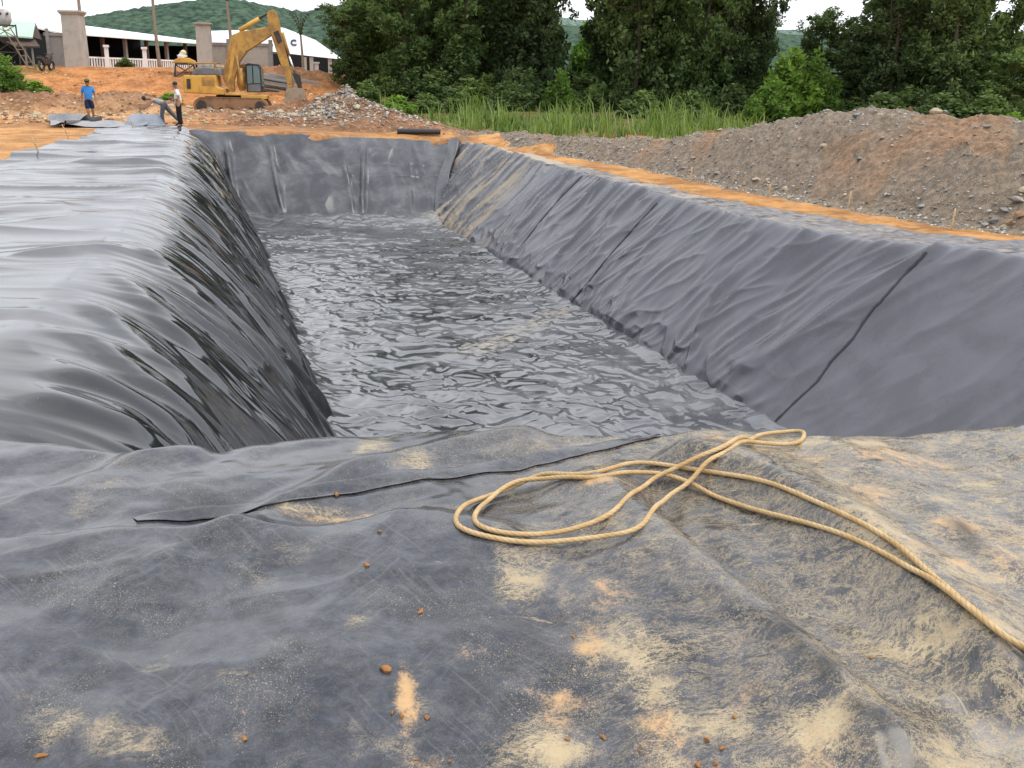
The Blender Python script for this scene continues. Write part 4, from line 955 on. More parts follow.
for q in (-1.27, .78):
    n = 20; L0, L1 = ex(135, 0)[0], ex(520, 0)[0]; zc = ex(0, 672)[1]; r = .44
    poly = [(L0+r*math.cos(a), zc+r*math.sin(a)) for a in np.linspace(math.pi/2, math.pi*1.5, n)]+[(L1+r*math.cos(a), zc+r*math.sin(a)) for a in np.linspace(-math.pi/2, math.pi/2, n)]
    tr = MB().prism(poly, q, q+.5).build('track', mMudS, exc, False, .03)
    sh = MB()
    for k in range(24):
        x = L0+(L1-L0)*k/23; sh.box(x-.07, x+.07, q-.03, q+.53, zc+r-.01, zc+r+.035); sh.box(x-.07, x+.07, q-.03, q+.53, zc-r-.035, zc-r+.01)
    sh.build('track_shoes', mMudS, tr)
    wl = MB()
    for x, rr in [(L0, .3), (L1, .3)]+[(L0+(L1-L0)*k/6, .13) for k in range(1, 6)]:
        wl.prism([(x+rr*math.cos(a), zc-(.18 if rr < .2 else 0)+rr*math.sin(a)) for a in np.linspace(0, 2*math.pi, 16, endpoint=False)], q-.02, q+.52)
    wl.build('wheels', mSteel, tr)
bm_ = plate('boom', [(268, 480), (272, 500), (312, 578), (340, 580), (345, 500), (385, 385), (440, 312), (505, 272), (604, 208), (596, 165), (582, 150), (470, 172), (402, 186), (350, 208), (328, 255)], -.33, .30, mYelD, .04)
plate('boom_plate', [(352, 250), (376, 262), (332, 470), (300, 520)], -.35, -.325, mYel, .006, bm_)
plate('boom_base', [(362, 420), (408, 388), (415, 480), (405, 570), (370, 578), (352, 520)], .34, .62, mYelD, .03)
for q in (-.52, .40):
    a, b = ex(395, 560), ex(398, 330); MB().tube([(a[0], q, a[1]), (a[0], q, a[1]+(b[1]-a[1])*.6)], .10, 10).tube([(a[0], q, a[1]), (b[0]-.2, q, b[1])], .055, 10).build('boom_cylinder', mYelD, exc, True)
a, b, c_ = ex(395, 178), ex(530, 98), ex(588, 62)
MB().tube([(a[0], 0, a[1]), (b[0], 0, b[1])], .13, 12).build('stick_cylinder', mYel, exc, True); MB().tube([(b[0], 0, b[1]), (c_[0], 0, c_[1])], .06, 10).build('cylinder_rod', mSteel, exc, True)
stk = plate('stick', [(583, 70), (600, 44), (628, 38), (645, 55), (664, 110), (668, 165), (692, 290), (722, 420), (735, 520), (728, 545), (700, 545), (688, 480), (650, 360), (618, 245), (590, 160)], -.24, .24, mYelD, .04)
plate('stain_plate', [(620, 185), (655, 170), (678, 240), (650, 260)], -.262, -.235, mSteel, .004, stk)
a, b, c_ = ex(676, 185), ex(712, 330), ex(752, 445); MB().tube([(a[0], 0, a[1]), (b[0], 0, b[1])], .11, 10).build('bucket_cylinder', mYelD, exc, True); MB().tube([(b[0], 0, b[1]), (c_[0], 0, c_[1])], .07, 10).build('bucket_rod', mChrome, exc, True)
plate('link_arm', [(735, 460), (745, 440), (785, 462), (795, 545), (770, 550)], -.2, .2, mSteel, .02)
bk = MB(); pr = [(700, 545), (740, 552), (800, 555), (822, 618), (800, 650), (735, 720), (690, 735), (664, 712), (668, 650), (690, 560)]
pr2 = [ex(*p) for p in pr]; bk.prism(pr2, -.62, -.56).prism(pr2, .56, .62)
shell = [(700, 548), (800, 552), (822, 618), (800, 650), (735, 715)]
for p, q in zip(shell[:-1], shell[1:]):
    (a, b), (c_, d) = ex(*p), ex(*q); bk.bar((a, 0, b), (c_, 0, d), 1.12, .06)
bko = bk.build('bucket', mBuck, exc, False)
th = MB()
for k in range(5):
    y = -.5+k*.25; a, b = ex(735, 712), ex(695, 742); th.bar((a[0], y, a[1]), (b[0], y, b[1]), .10, .07)
th.build('bucket_teeth', mSteel, bko)
mb = MB(); r0 = [ex(70, 470), ex(70, 400), ex(240, 392), ex(240, 470)]
for q in (-1.2, 1.2):
    for p, qn in zip(r0[:-1], r0[1:]): mb.tube([(p[0], q, p[1]), (qn[0], q, qn[1])], .022, 6)
for p in (r0[1], r0[2]): mb.tube([(p[0], -1.2, p[1]), (p[0], 1.2, p[1])], .022, 6)
mb.build('handrail', mYelD, exc, True)

# ------------------------------------------------------------------ buildings and fences beyond
mConc = worn('bare_concrete', (.40, .37, .33), (.30, .275, .25), .9, 1.3, .2, bs=.5); mConcD = worn('weathered_concrete', (.27, .26, .25), (.20, .19, .18), .9, 1.2, .2)
mWhite = worn('white_render', (.78, .78, .77), (.66, .65, .62), .8, 2, .2); mRoofW = worn('white_sheet_roof', (.92, .93, .95), (.85, .86, .88), .5, .6, .4)
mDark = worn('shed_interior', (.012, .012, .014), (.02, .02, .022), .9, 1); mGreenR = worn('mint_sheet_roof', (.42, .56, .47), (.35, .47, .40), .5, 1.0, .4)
mBrown = worn('rusty_brown_sheet', (.10, .065, .05), (.06, .04, .035), .8, 2)
def build_at(name, px, py, d, lb, cat, rz=0, group=None):
    o, r, sx, sz = place(px, py, d); g = float(ground_z(o.x, o.y))
    return empty(name, o, r+rz, lb, cat, group), sx, sz
def pillar(px, py, d, w, hh, dp, lb, rz):
    o, sx, sz = build_at('gate_pillar', px, py, d, lb, 'pillar', rz)
    w, hh = w*sx, hh*sz
    MB().taper((-w*.53, w*.53, 0, dp*1.05), (-w*.48, w*.48, .03, dp), -1.2, hh*.93).build('shaft', mConc, o, False, .03)
    MB().taper((-w*.50, w*.50, -.0, dp+.02), (-w*.58, w*.58, -.1, dp+.1), hh*.93, hh*.965).box(-w*.6, w*.6, -.12, dp+.12, hh*.968, hh*1.0).build('cap', mConc, o, False, .02)
pillar(75, 73, 80, 19, 62, 1.3, 'tall bare concrete gate pillar at the left, beside the grey wall', -.35)
pillar(205, 64, 84, 15, 41, 1.0, 'tall concrete pillar behind the excavator body', -.1)
def wall(px, py, d, x0, x1, hh, lb, mat, dp=.25, cop=True, posts=(), rz=0):
    o, sx, sz = build_at('concrete_wall', px, py, d, lb, 'wall', rz); hh *= sz
    MB().box(x0*sx, x1*sx, 0, dp, -1.5, hh).build('panel', mat, o)
    if cop: MB().box(x0*sx-.1, x1*sx+.1, -.08, dp+.08, hh+.003, hh+.22).build('coping', mConcD, o)
    for p in posts: MB().box((p-1.7)*sx, (p+1.7)*sx, -.12, dp+.12, -1.5, hh+.5).build('post', mConcD, o)
wall(58, 70, 83, -9, 9, 34, 'grey concrete wall left of the tall gate pillar', mConcD, posts=(-7,))
wall(242, 72, 86, -29, 31, 26, 'pale concrete wall behind the excavator boom', mConc, posts=(-12, 30), rz=-.12)
wall(298, 80, 80, -55, 60, 4, 'low stacked concrete kerb running behind the excavator cab', mConcD, dp=.8, cop=True, rz=-.1)
def line_thing(name, A, B, lb, cat):
    az = math.atan2(-(B.y-A.y), (B.x-A.x)); return empty(name, A, -az, lb, cat), (B.xy-A.xy).length
# long open shed on the left
A, B = atd(50, 64, 92), atd(222, 72, 112); A.z = B.z = (A.z+B.z)/2
sh, L = line_thing('open_shed', A, B, 'long open sided shed with a white roof and dark interior', 'shed')
he = 28*.088; 
def zat(px, py, d): return atd(px, py, d).z-A.z
z0, z1 = zat(60, 34, 92), zat(210, 46, 112); zr = (z0+z1)/2
MB().add([(0, -1.2, z0), (L, -1.2, z1), (L, 10, z1+.6), (0, 10, z0+1.9), (0, -1.2, z0+.14), (L, -1.2, z1+.14), (L, 10, z1+.74), (0, 10, z0+2.04)], [(0, 1, 2, 3), (7, 6, 5, 4), (0, 4, 5, 1), (1, 5, 6, 2), (2, 6, 7, 3), (3, 7, 4, 0)]).build('roof', mRoofW, sh)
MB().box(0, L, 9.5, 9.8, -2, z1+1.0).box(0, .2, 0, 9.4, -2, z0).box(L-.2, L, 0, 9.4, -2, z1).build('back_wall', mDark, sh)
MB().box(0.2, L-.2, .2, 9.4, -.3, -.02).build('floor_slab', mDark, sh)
for k in range(9):
    x = .4+k*(L-.8)/8; MB().box(x-.13, x+.13, -.3, -.02, -2, z0+(z1-z0)*x/L+.02).build('post', mConcD if k % 2 else mBrown, sh)
MB().box(0, L, -1.25, -1.22, zr*0+min(z0, z1)*1.0-.05, min(z0, z1)+.05).build('gutter', mConcD, sh) if False else None
# white balustrade fence in front of the shed
A2, B2 = atd(88, 66, 86), atd(196, 73, 99); A2.z = B2.z = (A2.z+B2.z)/2
fe, L2 = line_thing('balustrade_fence', A2, B2, 'low white balustrade fence in front of the open shed', 'fence')
MB().box(0, L2, -.06, .06, .75, .87).build('top_rail', mWhite, fe); MB().box(0, L2, -.08, .08, -1.0, .15).build('base_rail', mWhite, fe)
n = 46
for k in range(n):
    x = (k+.5)*L2/n; MB().box(x-.05, x+.05, -.04, .04, .152, .748).build('baluster', mWhite, fe)
for (px, pt, pb_, d, lb) in [(108, 45, 68, 86.5, 'white gate post in front of the open shed, nearer the tall pillar'), (146, 47, 71, 90, 'white gate post in front of the open shed, nearer the excavator'), (317, 62, 78, 92, 'short white post before the dark opening of the white warehouse')]:
    o, sx, sz = build_at('white_post', px, pb_, d, lb, 'post'); w_ = 2.1*sx; h_ = (pb_-pt)*sz
    MB().box(-w_, w_, 0, 2*w_, -1, h_*.9).build('shaft', mWhite, o); MB().box(-w_*1.45, w_*1.45, -.12, 2*w_+.12, h_*.9+.003, h_).build('cap', mWhite, o)
# white warehouse on the right
wh, sx, sz = build_at('warehouse', 270, 78, 112, 'large white roofed warehouse with a dark open front behind the excavator', 'warehouse')
def wp(px, py): return ((px-270)*sx, (78-py)*sz)
top = [(205, 33), (262, 30), (276, 26), (288, 28), (318, 39), (338, 53), (372, 74)]; bot = [(372, 76), (340, 57.5), (300, 54), (240, 48), (205, 46)]
pl = [wp(*p) for p in top+bot]; n = len(pl)
vs = [(x, (z-5)*.35+2, z) for x, z in pl]+[(x, (z-5)*.35+2.3, z+.05) for x, z in pl]
rf = MB().add(vs, [tuple(range(n)), tuple(range(2*n-1, n-1, -1))]+[(i, i+n, (i+1) % n+n, (i+1) % n) for i in range(n)]).build('roof', mRoofW, wh)
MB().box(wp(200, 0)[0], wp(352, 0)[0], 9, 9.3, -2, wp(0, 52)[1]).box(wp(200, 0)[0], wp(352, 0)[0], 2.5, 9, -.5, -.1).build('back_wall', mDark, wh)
for p in (285, 306, 313, 332, 344):
    a = wp(p, 56); MB().box(a[0]-.2, a[0]+.2, 1.2, 1.6, -2, a[1]).build('post', mConc, wh)
MB().box(wp(280, 0)[0], wp(352, 0)[0], .9, 1.1, -1, wp(0, 73.5)[1]).build('kerb_wall', mWhite, wh)
tc = bpy.data.curves.new('logo', 'FONT'); tc.body = 'C'; tc.size = .85; tc.extrude = .02; tc.offset = .04; tc.align_x = 'CENTER'
mInk = worn('blue_paint', (.03, .06, .16), (.03, .05, .12), .6); lo = bpy.data.objects.new('logo', tc); COL.objects.link(lo); bpy.context.view_layer.update(); lme = bpy.data.meshes.new_from_object(lo.evaluated_get(bpy.context.evaluated_depsgraph_get())); bpy.data.objects.remove(lo); lo = link('logo', lme, mInk)
lo.parent = wh; a = wp(295.5, 44.5); lo.location = (a[0], (a[1]-5)*.35+1.93, a[1]); lo.rotation_euler = (R(90)-math.atan(.35), 0, 0)
# green roofed hut, motorbike and water tank on its tower at the left
hu, sx, sz = build_at('hut', 22, 66, 84, 'dark hut with a mint green sheet roof beside the water tank', 'hut')
def hp(px, py): return ((px-22)*sx, (66-py)*sz)
def roofq(q, dy0, dy1, mat, name):
    a, b, c_, d = [hp(*p) for p in q]
    MB().add([(a[0], dy1, a[1]), (b[0], dy1, b[1]), (c_[0], dy0, c_[1]), (d[0], dy0, d[1]), (a[0], dy1, a[1]-.1), (b[0], dy1, b[1]-.1), (c_[0], dy0, c_[1]-.1), (d[0], dy0, d[1]-.1)], [(0, 1, 2, 3), (7, 6, 5, 4), (0, 4, 5, 1), (1, 5, 6, 2), (2, 6, 7, 3), (3, 7, 4, 0)]).build(name, mat, hu)
roofq([(-30, 17), (41, 20.5), (36, 37), (-30, 34)], -.4, 2.2, mGreenR, 'roof')
a, b, c_ = hp(41, 21), hp(36.5, 37), hp(46, 37.5); MB().add([(a[0]+.02, 2.2, a[1]), (b[0]+.02, -.3, b[1]), (c_[0], 4.2, c_[1])], [(0, 1, 2)]).build('gable', mBrown, hu)
roofq([(0, 38), (38, 38.5), (42, 46), (18, 46)], -1.2, .6, mBrown, 'lean_to_roof')
MB().box(hp(-32, 0)[0], hp(24, 0)[0], .8, 4.0, -2, hp(0, 37)[1]-.1).build('wall', mDark, hu)
for p in (27, 34): a = hp(p, 46); MB().box(a[0]-.07, a[0]+.07, -1.0, -.86, -2, a[1]-.1).build('post', mConcD, hu)
tw, sx, sz = build_at('water_tank', 15, 67, 80, 'steel water tank on a thin braced tower in front of the green roofed hut', 'water tank')
mTank = worn('galvanised_tank', (.42, .43, .45), (.28, .19, .13), .4, 1.6, .5, amt=(.5, .75))
q = lambda a: a*sz
MB().tube([(-.3, .1, q(43)-.25), (-.3, .1, q(43)-.05), (-.3, .1, q(43)+.2), (-.3, .1, q(43)+.7), (-.3, .1, q(43)+.88), (-.3, .1, q(43)+.95)], [.1, .34, .46, .46, .32, .08], 20).build('tank', mTank, tw, True)
for x_ in (-.52, -.08): MB().ball((x_, -.38, q(43)+.62), (.09, .06, .09), 8, 5).build('valve', mSteel, tw, True)
fr = MB(); zt = q(42); cs = [(-1., -.5), (.35, -.5), (-1., .8), (.35, .8)]
for x, y in cs: fr.bar((x*1.15, y, -1.5), (x, y, zt), .09)
for z in (zt*.35, zt*.7, zt*.98):
    for i, j in ((0, 1), (1, 3), (3, 2), (2, 0)): fr.bar((*cs[i], z), (*cs[j], z), .06)
for z0_, z1_ in ((0, .35), (.35, .7), (.7, .98)):
    fr.bar((*cs[0], zt*z0_), (*cs[1], zt*z1_), .05); fr.bar((*cs[3], zt*z0_), (*cs[2], zt*z1_), .05); fr.bar((*cs[1], zt*z0_), (*cs[3], zt*z1_), .05)
fr.build('tower', mSteel, tw); MB().tube([(-.3, .2, q(43)+1.1), (-.3, .2, q(43)+4)], .045, 6).build('mast', mConcD, tw)
ld, sx, sz = build_at('ladder', 22, 68, 79, 'leaning wooden ladder between the water tank tower and the hut posts', 'ladder')
m_ = MB()
for x in (0, .45): m_.bar((x-.9, 0, 2.6), (x+.6, -.3, -.4), .07)
for k in range(7): f = k/7; m_.bar((-.9+1.5*f+.02, -.3*f, 2.4-2.8*f), (-.45+1.5*f, -.3*f, 2.4-2.8*f), .05)
m_.build('rails', worn('grey_wood', (.22, .17, .12), (.15, .11, .08), .9, 5), ld)
mo, sx, sz = build_at('motorbike', 47, 70, 78, 'dark motorbike parked against the grey wall by the hut', 'motorbike', 1.0)
for x, nm in ((-.55, 'wheel'), (.55, 'wheel')):
    tw_ = MB(); tw_.tube([(x+.30*math.cos(a), 0, .30+.30*math.sin(a)) for a in np.linspace(0, 2*math.pi, 17)], .085, 8, False); wo = tw_.build('wheel', mSteel, mo, True)
    sp_ = MB(); [sp_.bar((x, 0, .3), (x+.28*math.cos(a), 0, .3+.28*math.sin(a)), .02) for a in np.linspace(0, 2*math.pi, 9)[:-1]]; sp_.build('spokes', mChrome, wo)
MB().prism([(-.45, .35), (-.1, .35), (.2, .3), (.5, .8), (.42, 1.0), (.1, .72), (-.3, .74), (-.75, .85), (-.8, .75)], -.2, .2).build('body', mSteel, mo, False, .03)
MB().prism([(-.75, .86), (-.3, .76), (.08, .74), (.08, .82), (-.3, .86), (-.72, .95)], -.13, .13).build('seat', mDark, mo, False, .02)
MB().tube([(.42, -.35, 1.08), (.46, 0, 1.02), (.42, .35, 1.08)], .025, 6).build('handlebar', mSteel, mo); MB().ball((.52, 0, .92), .09).build('headlight', mChrome, mo, True)
# small yellow machine on a raised frame left of the excavator
mm, sx, sz = build_at('yellow_machine', 186, 78, 74, 'small yellow machine on a raised steel frame left of the excavator', 'machine')
U = lambda a: a*sz
fr = MB()
for x in (-.6, .55):
    for y in (-.5, .5): fr.bar((x*1.35, y*1.2, -.6), (x, y, U(14)), .09)
fr.bar((-.65, -.55, U(14)), (.6, -.55, U(14)), .1).bar((-.65, .55, U(14)), (.6, .55, U(14)), .1).bar((-.8, -.6, 0), (.55, -.5, U(13)), .07).bar((.75, -.6, 0), (-.6, -.5, U(13)), .07)
fr.build('frame', mSteel, mm)
MB().prism([(-.75, U(14)+.06), (.7, U(14)+.06), (.72, U(17)), (.3, U(20)), (-.3, U(20.5)), (-.72, U(17.5))], -.55, .55).build('engine_cover', mYel, mm, False, .05)
MB().tube([(-.1, 0, U(20)), (-.15, 0, U(22.5)), (-.1, 0, U(24))], [.3, .33, .18], 12).build('hopper', mWhite, mm, False, .02); MB().ball((-.05, 0, U(25)), .2).build('lamp', worn('pale_yellow', (.65, .6, .35), (.5, .45, .25)), mm, True)
MB().bar((.5, -.3, U(15)), (4.4, -.2, U(10)), .5, .16).build('chute', worn('pale_plank', (.5, .42, .3), (.35, .28, .2)), mm)
st_ = MB(); st_.bar((-.1, -1.0, -.3), (1.25, -.7, U(13)), .06, .2).bar((.35, -1.2, -.3), (1.7, -.9, U(13)), .06, .2)
for k in range(7): f = (k+.5)/7; st_.box(-.1+1.35*f, .35+1.35*f, -1.1+.3*f, -.95+.3*f, -.3+(U(13)+.3)*f-.02, -.3+(U(13)+.3)*f+.02)
st_.build('steps', mConcD, mm)
# rubble-side clutter behind the cab
cl_, sx, sz = build_at('lumber_stack', 285, 92, 70, 'grey stack of pipes and timber behind the excavator cab', 'timber stack')
m_ = MB(); rr_ = random.Random(4)
for k in range(26): x = rr_.uniform(-1.6, 1.2); z = rr_.uniform(0, .9); m_.bar((x-1.4, rr_.uniform(-.5, .5), z+.3), (x+1.3, rr_.uniform(-.5, .5), z-.1), rr_.uniform(.06, .14))
m_.build('lumber', mConcD, cl_)
# ------------------------------------------------------------------ vegetation
def leaf_mat(name, c1, c2, trans=.25):
    t = NT(name); v = t.attr('tint'); ri = t.n('ObjectInfo').outputs['Random']
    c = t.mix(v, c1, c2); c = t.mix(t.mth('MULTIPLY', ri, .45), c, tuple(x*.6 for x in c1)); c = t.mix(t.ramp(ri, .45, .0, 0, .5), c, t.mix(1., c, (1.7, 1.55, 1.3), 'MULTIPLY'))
    d = t.n('BsdfPrincipled', {'Base Color': c, 'Roughness': .55, 'Specular IOR Level': .25})
    tr = t.n('BsdfTranslucent', {'Color': t.mix(1., c, (1.3, 1.5, .6), 'MULTIPLY')})
    m_ = t.n('MixShader', {0: trans, 1: d.outputs[0], 2: tr.outputs[0]}); t.n('OutputMaterial', {'Surface': m_.outputs[0]}); return t.m
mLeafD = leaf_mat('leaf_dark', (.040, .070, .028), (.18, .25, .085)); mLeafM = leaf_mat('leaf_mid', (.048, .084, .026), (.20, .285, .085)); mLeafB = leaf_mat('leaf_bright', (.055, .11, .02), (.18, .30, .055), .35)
mGrass = leaf_mat('grass_blade', (.06, .12, .028), (.34, .42, .13), .35)
mBark = worn('bark', (.10, .075, .055), (.06, .05, .04), .9, 3, .2, bs=.6); mBarkP = worn('pale_bark', (.27, .22, .17), (.18, .15, .12), .9, 3, .2, bs=.6)
def leaves(name, centers, rad, per, size, tints, flat=.6, droop=.0):
    n = len(centers)*per; c = np.repeat(centers, per, 0); r = np.repeat(rad, per)
    d = rng.normal(0, 1, (n, 3)); d /= np.linalg.norm(d, axis=1)[:, None]+1e-6; d *= (rng.random(n)**.5)[:, None]
    p = c+d*r[:, None]*np.array([1, 1, flat])
    a = rng.normal(0, 1, (n, 3)); a[:, 2] = a[:, 2]*.5-droop; a /= np.linalg.norm(a, axis=1)[:, None]
    b = np.cross(a, rng.normal(0, 1, (n, 3))); b /= np.linalg.norm(b, axis=1)[:, None]+1e-6
    s = size*rng.uniform(.6, 1.3, n)[:, None]
    V_ = np.stack([p-a*s, p+b*s*.42, p+a*s, p-b*s*.42], 1).reshape(-1, 3); F_ = np.arange(n*4).reshape(n, 4)
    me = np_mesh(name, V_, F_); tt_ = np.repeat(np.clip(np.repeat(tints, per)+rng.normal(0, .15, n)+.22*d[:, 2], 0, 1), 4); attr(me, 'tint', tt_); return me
def limb_mesh(segs, k=7):
    m_ = MB()
    for pts, rs in segs: m_.tube(pts, rs, k)
    return m_
def tree_proto(seed, h=10., r=2.1, base=.3, ncl=300, per=44, size=.15, lean=.0, top=.55, trunks=1):
    r_ = np.random.default_rng(seed); segs = []; cen = []; rad = []; tin = []
    for k in range(trunks):
        ox_, oy_ = (r_.normal(0, .9), r_.normal(0, .7)) if k else (0, 0); tx, ty = r_.normal(0, .5)+lean, r_.normal(0, .5)
        tp = lambda z: np.array([ox_*min(1, max(0, z)/1.5)+tx*(max(z, 0)/h)**1.3+.12*math.sin(z*.9+seed), oy_*min(1, max(0, z)/1.5)+ty*(z/h)+.12*math.cos(z*.7+seed), z])
        zs = np.linspace(-.4, h*.95, 12); segs.append(([tp(z) for z in zs], [max(.02, (.15 if k == 0 else .10)*(1-.85*max(z, 0)/h)) for z in zs]))
        for i in range(20):
            z = h*(.16+.76*(i+r_.random())/20); an = r_.uniform(0, 6.28); f = z/h
            rr_ = r*(1.05-.75*abs(f-top)**1.2*1.5)*r_.uniform(.45, 1.45); e = tp(z)+np.array([math.cos(an)*rr_, math.sin(an)*rr_, rr_*r_.uniform(.25, .8)]); m_ = (tp(z)+e)/2+np.array([0, 0, -.12*rr_])
            segs.append(([tp(z), m_, e], [.05*(1.15-f), .032*(1.15-f)+.006, .008]))
            for q in range(max(2, ncl//(20*trunks))):
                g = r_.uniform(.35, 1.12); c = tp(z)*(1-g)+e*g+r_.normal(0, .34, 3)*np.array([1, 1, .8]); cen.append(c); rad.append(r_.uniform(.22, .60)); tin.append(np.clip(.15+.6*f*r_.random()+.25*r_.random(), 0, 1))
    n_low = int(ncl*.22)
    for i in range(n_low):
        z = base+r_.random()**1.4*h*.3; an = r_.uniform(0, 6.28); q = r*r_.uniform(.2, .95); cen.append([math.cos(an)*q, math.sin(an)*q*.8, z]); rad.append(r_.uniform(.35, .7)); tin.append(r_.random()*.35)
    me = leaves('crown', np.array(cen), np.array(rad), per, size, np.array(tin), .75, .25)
    lm = limb_mesh(segs); tme = bpy.data.meshes.new('trunk'); tme.from_pydata(lm.v, [], lm.f); tme.update()
    return me, tme
PRO = [tree_proto(1, 10.5, 2.0, trunks=2, ncl=360), tree_proto(2, 11, 2.3, ncl=330, top=.6), tree_proto(3, 9.5, 2.2, ncl=330, top=.45, trunks=2), tree_proto(4, 11.5, 1.9, ncl=280, top=.65, size=.14), tree_proto(5, 9, 2.5, ncl=340, top=.5, per=46), tree_proto(6, 10, 2.0, ncl=150, top=.75, base=3.0)]
for a, b in PRO: b.materials.append(mBark)
crown_cache = {}
def tree(px, d, top_px, k, lm, lb, group='trees behind the tall grass', ws=1.0, name='tree'):
    o, rz, sx, sz = place(px, 100, d); g = float(ground_z(o.x, o.y)); o.z = g
    zt = atd(px, top_px-(95 if top_px < 0 else 0), d).z-g; base_h = [10.5, 11, 9.5, 11.5, 9, 10][k]; s_ = zt/(base_h*1.03)
    r = empty(name, o, random.uniform(0, 6.28), lb, 'tree', group); r.scale = (s_*ws*.35+.65*ws, s_*ws*.35+.65*ws, s_)
    key = (k, lm.name)
    if key not in crown_cache:
        me = PRO[k][0].copy(); me.materials.clear(); me.materials.append(lm); crown_cache[key] = me
    for nm, me in (('crown', crown_cache[key]), ('trunk', PRO[k][1])):
        c = bpy.data.objects.new(nm, me); COL.objects.link(c); c.parent = r
    return r
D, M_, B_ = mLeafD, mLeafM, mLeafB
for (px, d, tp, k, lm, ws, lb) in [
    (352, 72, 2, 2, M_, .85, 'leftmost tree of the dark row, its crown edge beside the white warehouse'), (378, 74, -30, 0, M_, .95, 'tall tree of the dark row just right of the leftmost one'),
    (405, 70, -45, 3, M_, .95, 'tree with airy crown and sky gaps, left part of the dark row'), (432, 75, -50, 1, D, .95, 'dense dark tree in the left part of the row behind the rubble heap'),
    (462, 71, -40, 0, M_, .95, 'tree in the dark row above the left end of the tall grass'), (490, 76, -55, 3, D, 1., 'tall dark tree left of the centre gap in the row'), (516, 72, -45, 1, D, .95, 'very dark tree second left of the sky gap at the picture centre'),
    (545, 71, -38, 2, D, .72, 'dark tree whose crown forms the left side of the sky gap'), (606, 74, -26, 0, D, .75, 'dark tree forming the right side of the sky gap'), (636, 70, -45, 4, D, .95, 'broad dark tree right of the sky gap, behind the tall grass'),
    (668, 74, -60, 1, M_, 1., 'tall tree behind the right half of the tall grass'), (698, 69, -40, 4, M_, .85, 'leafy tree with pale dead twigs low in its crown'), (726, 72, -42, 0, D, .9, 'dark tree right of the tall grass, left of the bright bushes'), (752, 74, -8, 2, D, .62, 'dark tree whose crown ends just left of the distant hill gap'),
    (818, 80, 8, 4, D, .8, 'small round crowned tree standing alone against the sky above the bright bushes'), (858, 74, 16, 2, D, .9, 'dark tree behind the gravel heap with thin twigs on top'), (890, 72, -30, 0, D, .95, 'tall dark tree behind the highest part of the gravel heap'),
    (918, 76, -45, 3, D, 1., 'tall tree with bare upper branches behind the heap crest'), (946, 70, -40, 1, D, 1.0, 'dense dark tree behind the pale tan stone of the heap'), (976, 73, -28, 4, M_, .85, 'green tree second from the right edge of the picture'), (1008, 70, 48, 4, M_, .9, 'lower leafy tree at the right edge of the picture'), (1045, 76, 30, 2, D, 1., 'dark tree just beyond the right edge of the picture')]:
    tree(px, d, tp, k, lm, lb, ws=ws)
for (px, d, tp, k, ws) in [(392, 84, -20, 4, 1.1), (448, 86, -30, 1, 1.1), (505, 85, -30, 4, 1.0), (650, 84, -40, 4, 1.1), (712, 84, -20, 1, 1.1), (905, 84, -10, 4, 1.1), (960, 85, -20, 1, 1.1), (870, 86, 30, 4, 1.1), (535, 87, -20, 2, 1.0), (622, 88, -20, 2, 1.0), (365, 88, -10, 1, 1.), (420, 90, -30, 4, 1.1), (478, 90, -30, 2, 1.1), (680, 90, -30, 2, 1.1), (745, 90, 5, 4, .9), (845, 90, 30, 2, 1.), (930, 90, -10, 4, 1.1), (1000, 88, 20, 1, 1.), (1040, 88, 20, 4, 1.1), (888, 92, 10, 2, 1.)]:
    tree(px, d, tp, k, D, 'shadowed tree in the rear of the dark row, mostly hidden by the front trees', 'rear trees of the dark row', ws)
# bushes
def bush_proto(seed, n=70, per=60, size=.10, r=1.2, h=1.4):
    r_ = np.random.default_rng(seed); c = r_.normal(0, 1, (n, 3)); c /= np.linalg.norm(c, axis=1)[:, None]; c *= r_.random((n, 1))**.45; c = c*np.array([r, r*.8, h])*.8; c[:, 2] = np.abs(c[:, 2])*1.1+.1
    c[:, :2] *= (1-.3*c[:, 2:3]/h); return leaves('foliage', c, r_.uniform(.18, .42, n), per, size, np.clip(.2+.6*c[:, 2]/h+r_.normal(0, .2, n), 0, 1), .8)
BU = [bush_proto(50+i) for i in range(3)]
bcache = {}
def bush(px, py, d, w, h, k, lm, lb, group='bushes'):
    o, rz, sx, sz = place(px, py, d); o.z = float(ground_z(o.x, o.y))
    r = empty('bush', o, random.uniform(0, 6.28), lb, 'bush', group); key = (k, lm.name)
    if key not in bcache: me = BU[k].copy(); me.materials.clear(); me.materials.append(lm); bcache[key] = me
    c = bpy.data.objects.new('foliage', bcache[key]); COL.objects.link(c); c.parent = r; c.scale = (w/1.1, w/1.1, h/1.35)
    st_ = MB()
    for i in range(5): a = i*1.26; st_.tube([(0, 0, -.2), (.2*w*math.cos(a), .2*w*math.sin(a), .35*h), (.45*w*math.cos(a), .45*w*math.sin(a), .8*h)], [.03, .02, .008], 6)
    s_ = st_.build('stems', mBark, r)
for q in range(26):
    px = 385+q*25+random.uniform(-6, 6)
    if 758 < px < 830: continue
    bush(px, 104, random.uniform(68, 74), random.uniform(1.6, 2.4), random.uniform(1.4, 2.4), q % 3, mLeafD if q % 4 else mLeafM, 'dark undergrowth in the shade at the foot of the tree row', 'shaded undergrowth')
